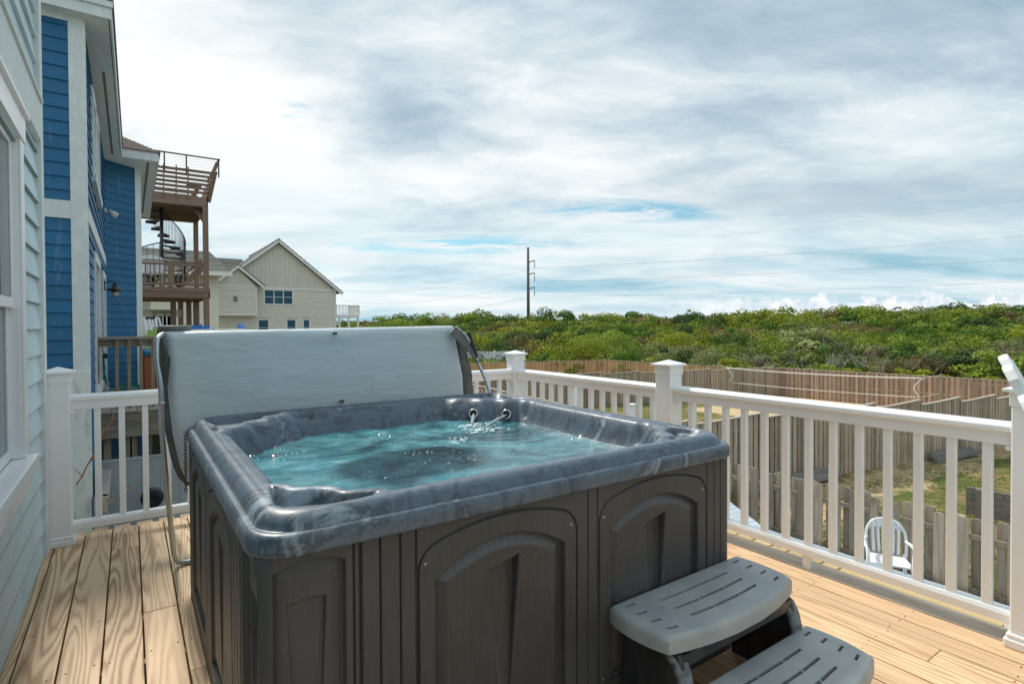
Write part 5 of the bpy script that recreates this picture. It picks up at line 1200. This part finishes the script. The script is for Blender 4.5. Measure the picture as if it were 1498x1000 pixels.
mb=MB(); roofq((bp[0],by-.32,bp[1]+.09),(bp[0],YH+1,bp[1]+.09),(9.15,YH+1,4.58),(9.15,by-.32,4.58),n=8,th=.04); roofq((bp[0],by-.32,bp[1]+.09),(bp[0],YH+1,bp[1]+.09),(5.2,YH+1,4.58),(5.2,by-.32,4.58),n=8,th=.04); mb.build('bay_roof',GSH,th,fixn=False)
window(th,(9.23,YH),(11.66,YH),3.06,4.38,(0,-1,0),cas=.10,fr=WT,gl=TG,proud=.06,mull=2)
for a,b_,c_,d_ in wins[1:]: window(th,(a,YH),(b_,YH),c_,d_,(0,-1,0),cas=.11,fr=WT,gl=TG,proud=.06)
mb=MB(); mb.box(6.86,7.12,by-.10,by-.02,3.28,3.66); mb.build('dryer_vent',pm('vent_tan',(.12,.11,.09),(.3,.28,.24),scale=(1,1,20),ns=2),th)
# wing eave at the left with a window, seen behind the lower balcony
mb=MB(); mb.box(1.2,5.2,YH-6,YH-5.7,-3.3,5.0); mb.build('wing_wall',TAN,th); mb=MB(); roofq((-4,YH-7.0,5.0),(5.9,YH-7.0,5.0),(5.0,YH-2.5,6.9),(-4,YH-2.5,6.9),n=12,th=.05); mb.build('wing_roof',GSH,th,fixn=False); mb=MB(); mb.box(-4,5.95,YH-7.1,YH-6.95,4.75,5.03); mb.build('wing_fascia',WT,th); a=atY(256,417,YH-6.02);b_=atY(284,393,YH-6.02); window(th,(a.x,YH-6.0),(b_.x,YH-6.0),a.z,b_.z,(0,-1,0),cas=.16,fr=WT,gl=TEAL,proud=.06,mull=1)
# its white balcony on the right
wb=thing('white_balcony','small white balcony on posts at the right end of the tan house','balcony',(16.4,51,-3.5)); mb=MB(); x0_,x1_=15.3,17.4
mb.box(x0_,x1_,YH,YH+3,2.0,2.24); mb.build('floor_slab',WT,wb); mb=MB(); mb.box(x0_,x1_,YH,YH+.06,3.06,3.14); mb.box(x1_-.06,x1_,YH,YH+3,3.06,3.14); x=x0_
while x<x1_: mb.box(x,x+.05,YH+.01,YH+.05,2.24,3.06); x+=.13
y=YH
while y<YH+3: mb.box(x1_-.05,x1_-.01,y,y+.05,2.24,3.06); y+=.13
mb.build('railing',WT,wb)
for x in (15.5,16.35,17.2): mb=MB(); mb.box(x,x+.16,YH,YH+.16,-3.5,2.0); mb.build('post',WT,wb)
# ------------------------------------------------------------------ power pole and lines
PW=pm('pole_wood',(.13,.115,.10),(.20,.18,.16),scale=(2,2,.2),ns=6,rough=.85)
pt=atD(772.4,362,140); pb=Vector((pt.x,pt.y,gz(pt.x,pt.y)))
pp=thing('power_pole','tall single power pole with three stubby arms rising out of the scrub','power pole',pb); mb=MB(); mb.tube([pb,pt],[.42,.30],12); mb.build('shaft',PW,pp)
ends=[]
for (ya,yi) in ((382,392),(400,412),(421,432.6)):
    s_=atD(772.8,ya,140); e_=atD(782,ya-1,140); i_=atD(782,yi,140); mb=MB(); mb.tube([s_-Vector((0,0,.3)),e_],.14,6); mb.build('cross_arm',PW,pp); mb=MB(); mb.tube([e_,i_],.09,6); mb.build('insulator',pm('insulator_grey',(.2,.2,.2),ns=3) if 'insulator_grey' not in bpy.data.materials else bpy.data.materials['insulator_grey'],pp); ends.append(i_)
WIRE=pm('wire_grey',(.26,.29,.32),(.30,.33,.36),ns=1,rough=.6)
def wire(a,b_,sag,lb,r_=.028,r2=None):
    P_=[]; 
    for k in range(25): t_=k/24; q=a.lerp(b_,t_); q.z-=sag*4*t_*(1-t_); P_.append(q)
    mb=MB(); mb.tube(P_,[r_+( (r2 or r_)-r_)*k/24 for k in range(25)],5); o=mb.build('power_line',WIRE,None,fixn=False); tag(o,lb,'power line','power lines')
dirR=[(340,91),(373.4,91),(406.3,91)]; nm=['upper','middle','lowest']
for k in range(3):
    b_=atD(1498,dirR[k][0],91); b_=ends[k]+(b_-ends[k])*1.25; wire(ends[k],b_,.9,nm[k]+' power line running from the pole to the right',.022,.015)
    c_=atD(500,(424,440,457)[k],250); wire(ends[k],c_,3.0,nm[k]+' power line running from the pole to the left',.022,.032)
tp_=atD(1030,345,135); wire(tp_,atD(1560,283,80),.8,'faint topmost power line in the upper right sky',.014,.011)
# ------------------------------------------------------------------ fences
def fmat(n,a,b_,g): return wood(n,a,b_,'z',rings=5,contrast=.9,rv=.28,grey=g,wx=7,wy=.6,rough=.85)
FG=fmat('grey_fence_wood',(.43,.355,.275),(.25,.195,.15),(.35,.31,.26)); FR=fmat('reddish_fence_wood',(.43,.315,.235),(.25,.17,.125),(.36,.285,.23)); FO=fmat('orange_fence_wood',(.66,.42,.22),(.45,.26,.12),(.58,.38,.21)); FN=fmat('near_fence_wood',(.42,.35,.265),(.17,.13,.095),(.31,.28,.235))
def fence(name,label,A,B,h,mat,w_=.14,sp=.225,panel=2.44,top='flat',capm=True,zofs=0,rise=.0):
    A=Vector((*A,0));B=Vector((*B,0)); d=B-A; Ln=d.length; d.normalize(); nn=Vector((-d.y,d.x,0)); t=thing(name,label,'fence',(A.x,A.y,gz(A.x,A.y)))
    npan=max(1,round(Ln/panel)); pl=Ln/npan; rg=random.Random(int(A.x*10))
    for k in range(npan):
        mb=MB(); cap=MB()
        def tz(s):
            u=min(1,max(0,(s-k*pl)/pl)); q=A+d*s; return gz(*(A+d*(k*pl)).xy)*(1-0)+h+ (rise*(u**1.6) if rise>=0 else -rise*((1-u)**1.6))
        s=k*pl+.02; side=0
        while s<(k+1)*pl-.02:
            q=A+d*s; off=nn*(.024 if side else -.024); zb=gz(q.x,q.y)-.02; zt=tz(s+w_/2)-.01*rg.random()
            M=Matrix(((d.x,nn.x,0,q.x+off.x),(d.y,nn.y,0,q.y+off.y),(0,0,1,0),(0,0,0,1)))
            e=min(w_,(k+1)*pl-s)
            mb.box(0,e,-.009,.009,zb,zt,M); s+=sp/2; side=1-side
        for zr in (.25,h*.5,h-.25):
            p,q=A+d*(k*pl),A+d*((k+1)*pl); mb.bar(p+Vector((0,0,gz(*p.xy)+zr)),q+Vector((0,0,gz(*p.xy)+zr)),.036,.085)
        mb.build('fence_panel',mat,t,fixn=False)
        if capm:
            for j in range(8):
                s0,s1=k*pl+pl*j/8,k*pl+pl*(j+1)/8; p,q=A+d*s0,A+d*s1; cap.bar(p+Vector((0,0,tz(s0)+.015)),q+Vector((0,0,tz(min(s1,(k+1)*pl))+.015)),.11,.035)
            cap.build('cap_board',CAPM,t,fixn=False)
    for k in range(npan+1):
        p=A+d*(k*pl); mb=MB(); zt=gz(p.x,p.y)+h+(rise if rise>0 else 0)+(.0 if capm else .06); mb.box(p.x-.045,p.x+.045,p.y-.045,p.y+.045,gz(p.x,p.y)-.1,zt-.03); mb.build('post',mat,t)
    return t
CAPM=pm('pale_fence_cap',(.46,.41,.34),(.38,.33,.27),scale=(1,1,1),ns=4,rough=.85)
fence('board_fence','tall grey-brown board fence with dipping capped panels crossing the yards at mid distance',(9.0,9.1),(36.6,5.6),1.86,FG,rise=.10,sp=.19)
fence('board_fence','reddish-brown board fence along the far side of the volleyball court',(36.9,5.4),(35.66,20.7),1.86,FR,sp=.25,capm=True)
fence('board_fence','long grey board fence left of the volleyball court, running back behind the railing',(35.6,20.75),(13.5,27.2),1.84,FG,sp=.19,rise=-.10)
fence('board_fence','new orange-brown board fence below the scrub, left part',(14.5,40.9),(32.4,34.4),1.80,FO,sp=.25)
fence('board_fence','new orange-brown board fence, right part that runs towards the grey fence',(32.45,34.3),(33.5,22.6),1.86,FO,sp=.25)
fence('board_fence','brown board fence seen between the balusters behind the corner post',(13.4,27.2),(11.2,13.0),1.84,FR,sp=.25)
# near dog-eared fence: every picket its own part
t=thing('picket_fence','weathered grey dog-eared picket fence just below the right-hand railing','fence',(8.5,3,-3.05)); rg=random.Random(21); y=.2; k=0; P_=None
while y<8.6:
    side=k%2; x=8.42 if side==0 else 8.50; wd=.122; zt=-1.09+rg.uniform(-.018,.018)-.0; zb=-3.04; mb=MB()
    c=.033; tw=rg.uniform(-.01,.01)
    mb.prism([(x,y,zb),(x,y+wd,zb),(x,y+wd,zt-c),(x,y+wd-c*.3,zt-c*.35),(x,y+wd-c,zt),(x,y+c,zt),(x,y+c*.3,zt-c*.35),(x,y,zt-c)],(.018,0,0)); mb.build('picket',FN,t,bevel=.003)
    y+=.122+(.012 if rg.random()<.3 else 0); k+=1
for z in (-1.32,-1.98,-2.75): mb=MB(); mb.box(8.442,8.478,.0,8.8,z-.03,z+.03) ; mb.build('rail',FN,t)
for yy in (.1,2.5,4.9,7.3): mb=MB(); mb.box(8.54,8.63,yy,yy+.09,-3.1,-1.12); mb.build('post',FN,t)
# white vinyl fence far left
VF=thing('vinyl_fence','white vinyl privacy fence below the scrub, right of the tub cover','fence',(26.5,42.5,-3.5)); A=Vector((20.5,46.6,0));B=Vector((29.2,40.6,0)); d=(B-A).normalized(); Ln=(B-A).length; n_=4
for k in range(n_):
    p,q=A+d*Ln*k/n_,A+d*Ln*(k+1)/n_; mb=MB(); mb.bar(p+Vector((0,0,-2.35)),q+Vector((0,0,-2.35)),.05,2.3); 
    for j in range(6): a=p.lerp(q,j/6);b_=p.lerp(q,(j+1)/6); mb.bar(a+Vector((0,0,-1.19+.06*math.sin(j/6*math.pi))),b_+Vector((0,0,-1.19+.06*math.sin((j+1)/6*math.pi))),.08,.09)
    mb.build('fence_panel',pm('bluish_white_vinyl',(.62,.66,.72),(.58,.62,.68),ns=1,rough=.4) if k==0 else bpy.data.materials['bluish_white_vinyl'],VF); mb=MB(); mb.box(q.x-.07,q.x+.07,q.y-.07,q.y+.07,-3.5,-1.02); mb.build('post',WHITE,VF)
# volleyball net
nl_t,nl_b=atD(1063,538,36),atD(1066,559,36); nr_t,nr_b=atD(1350,553,29),atD(1345,581,29); lp_,rp_=atD(1051,530,36.6),atD(1377,547,28.9)
vn=thing('volleyball_net','sagging volleyball net with white tapes strung across the sandy court','volleyball net',(nl_t.x,nl_t.y,-3.5))
def sagline(a,b_,sag,n=24): 
    o=[]
    for k in range(n+1): t_=k/n; q=a.lerp(b_,t_); q.z-=sag*4*t_*(1-t_); o.append(q)
    return o
TP=pm('white_net_tape',(.80,.80,.78),(.72,.72,.70),ns=4,rough=.6)
mb=MB(); mb.tube(sagline(nl_t,nr_t,.10),.036,6); mb.build('top_tape',TP,vn); mb=MB(); mb.tube(sagline(nl_b,nr_b,.06),.026,6); mb.build('bottom_tape',TP,vn)
for a,b_,s in ((nl_t,nl_b,1),(nr_t,nr_b,-1)):
    m1=(a+b_)/2+(nr_t-nl_t).normalized()*.30*s; mb=MB(); mb.tube(curve_pts([a,m1,b_],6),.030,6); mb.build('side_tape',TP,vn)
mb=MB(); T_,B_=sagline(nl_t,nr_t,.10,40),sagline(nl_b,nr_b,.06,40)
for k in range(2,39): mb.tube([T_[k],B_[k]],.0035,3,caps=False)
for j in range(1,5): mb.tube([T_[k].lerp(B_[k],j/5) for k in range(1,40)],.0035,3,caps=False)
mb.build('netting',pm('dark_netting',(.10,.09,.09),ns=2),vn)
mb=MB(); mb.tube([nl_t,lp_+Vector((0,0,-.1))],.010,4); mb.tube([nl_b,lp_+Vector((0,0,-1.4))],.010,4); mb.tube([nr_t,rp_+Vector((0,0,-.05))],.010,4); mb.tube([nr_b,rp_+Vector((0,0,-1.0))],.010,4); mb.build('guy_rope',TP,vn)
for p in (lp_,rp_): mb=MB(); mb.box(p.x-.06,p.x+.06,p.y-.06,p.y+.06,gz(p.x,p.y)-.1,p.z); mb.build('net_post',FG,vn,bevel=.01)
# landscape timbers and a low board wall in the yard
LT=wood('landscape_timber',(.23,.22,.20),(.13,.12,.11),'x',rings=4,rv=.15,grey=(.2,.2,.19),rough=.9)
a=atD(1200,705,14.6);b_=atD(1276,690,15.6)
def timber(a,b_,zt,lb):
    mb=MB(); a=Vector((a.x,a.y,0));b_=Vector((b_.x,b_.y,0)); g=gz(a.x,a.y); mb.bar(a+Vector((0,0,g+.08)),b_+Vector((0,0,g+.08)),.15,.15); 
    if zt>1: mb.bar(a+Vector((.1,.16,g+.20)),b_+Vector((-.3,.16,g+.20)),.14,.14)
    o=mb.build('landscape_timber',LT,None,bevel=.01); tag(o,lb,'timber','landscape timbers by the fence')
timber(Vector((13.2,8.2,0)),Vector((16.6,7.75,0)),2,'grey landscape timber at the foot of the fence, behind the picket tops')
timber(Vector((21.6,7.1,0)),Vector((24.5,6.75,0)),2,'black-ended landscape timber at the foot of the fence, farther right')
tw_=thing('low_board_wall','low grey horizontal-board retaining wall on the grass behind the right-hand balusters','wall',(15.7,4,-3.05)); p0=atD(1413,750,12.7); 
for k in range(4): mb=MB(); g=-3.05+k*.155; mb.bar((p0.x,p0.y,g+.075),(p0.x+.15,p0.y-5,g+.075),.05,.148); mb.build('board',LT,tw_,bevel=.006)
mb=MB(); mb.box(p0.x-.10,p0.x+.03,p0.y-.35,p0.y-.20,-3.1,-2.44); mb.build('post',LT,tw_,bevel=.006)
# pale lower deck next door, with a white plastic armchair
ld=thing('lower_deck','pale bluish-grey plank deck one storey down, seen past the right end of the tub','deck',(6.5,4,-3)); mb=MB(); y=.9
LDM=pm('pale_blue_grey_plank',(.46,.53,.58),(.38,.45,.50),scale=(1,6,1),ns=3,rough=.6,rv=.08)
while y<7.4: mb.box(4.6,8.30,y,y+.132,-2.01,-1.975); y+=.138
mb.build('planks',LDM,ld,fixn=False); mb=MB(); mb.box(4.6,8.32,.9,.94,-2.25,-1.98); mb.box(8.30,8.34,.9,7.4,-2.25,-1.98); 
for x in (4.7,8.2):
    for yy in (1.2,4,7): mb.box(x-.06,x+.06,yy-.06,yy+.06,-3.1,-2.0)
mb.build('frame',LDM,ld)
pcx,pcy=7.62,2.98; ch_=thing('plastic_armchair','white moulded plastic armchair with a slotted round back on the lower deck','chair',(0,0,0))
PL=pm('white_plastic',(.78,.80,.82),(.74,.76,.78),ns=4,rough=.3)
mb=MB() # back: arched frame with vertical slats, curved
def bk(u,v): # u -1..1 across, v 0..1 up
    return Vector((u*.235*(1+.08*v),.20+.10*v-.07*(1-u*u)*-1*.6+.0,.42+.44*v*(1-.16*u*u*u*u)))
arch=[bk(-1,0),bk(-1.02,.3),bk(-1,.6),bk(-.9,.82),bk(-.65,.96),bk(-.3,1.02),bk(0,1.03),bk(.3,1.02),bk(.65,.96),bk(.9,.82),bk(1,.6),bk(1.02,.3),bk(1,0)]
mb.tube(curve_pts(arch,4),.020,8)
for u in (-.62,-.36,-.12,.12,.36,.62): mb.tube(curve_pts([bk(u,.02),bk(u*1.05,.5),bk(u*1.0,.98)],4),.0215,6)
mb.prism([bk(-.95,.80),bk(-.6,.99),bk(0,1.03),bk(.6,.99),bk(.95,.80),bk(.6,.78),bk(0,.80),bk(-.6,.78)],(0,.02,0)); mb.build('backrest',PL,ch_,fixn=False)
mb=MB(); mb.prism([(-.23,-.24,.41),(.23,-.24,.41),(.25,-.10,.42),(.22,.20,.40),(-.22,.20,.40),(-.25,-.10,.42)],(0,0,.022)); mb.build('seat',PL,ch_,bevel=.008)
for s in (-1,1):
    mb=MB(); mb.tube(curve_pts([(s*.24,.24,.62),(s*.285,.05,.63),(s*.29,-.15,.63),(s*.27,-.24,.60)],4),.022,8); mb.build('armrest',PL,ch_)
    mb=MB(); mb.tube([(s*.27,-.24,.61),(s*.26,-.25,.40),(s*.28,-.28,0)],[.022,.024,.02],8); mb.build('leg',PL,ch_)
    mb=MB(); mb.tube([(s*.22,.20,.45),(s*.24,.27,0)],[.024,.02],8); mb.build('leg',PL,ch_)
ch_.location=(pcx,pcy,-1.975); ch_.rotation_euler=(0,0,R(-62)); ch_.scale=(.86,.86,.9)
PLT=MB(); 
for k in range(44):
    y=3.2+.125*k; xm=6.6+(y-3.2)*(8.33-6.6)/2.7 if y<5.9 else 8.33
    PLT.prism([(4.6,y,-1.64),(xm,y,-1.64),(min(8.33,xm+.075),y+.117,-1.64),(4.6,y+.117,-1.64)],(0,0,.035))
PLT.box(4.7,4.8,3.3,3.4,-1.99,-1.64); PLT.box(6.4,6.5,3.4,3.5,-1.99,-1.64); PLT.box(8.2,8.3,6.4,6.5,-1.99,-1.64); PLT.build('raised_landing',LDM,ld,fixn=False)
# three capped white posts down in the yard
for px,y0_,lb in ((840,563,'slim white capped post in the yard, leftmost, seen between balusters left of the middle post'),(925,590,'short white capped post in the yard, lowest of three, left of the middle railing post'),(1014,584,'slim white capped post in the yard just right of the middle railing post')):
    q=atD(px,y0_,12); o_=thing('yard_post',lb,'post',(q.x,q.y,-3.05)); mb=MB(); mb.box(q.x-.05,q.x+.05,q.y-.05,q.y+.05,-3.05,q.z-.03); mb.build('shaft',WHITE,o_); mb=MB(); mb.box(q.x-.07,q.x+.07,q.y-.07,q.y+.07,q.z-.03,q.z); mb.build('post_cap',WHITE,o_,bevel=.01)
# white cord looped on the deck edge
mb=MB(); mb.tube(curve_pts([atZ(1096,786,-.01),atZ(1104,783,.01),atZ(1112,785,.01),atZ(1124,790,.0),atZ(1134,796,.0),atZ(1140,799,.0)],4),.008,6); o=mb.build('looped_cord',WHITE,None,fixn=False); tag(o,'white cord looped under the bottom rail beside the tub','cord')
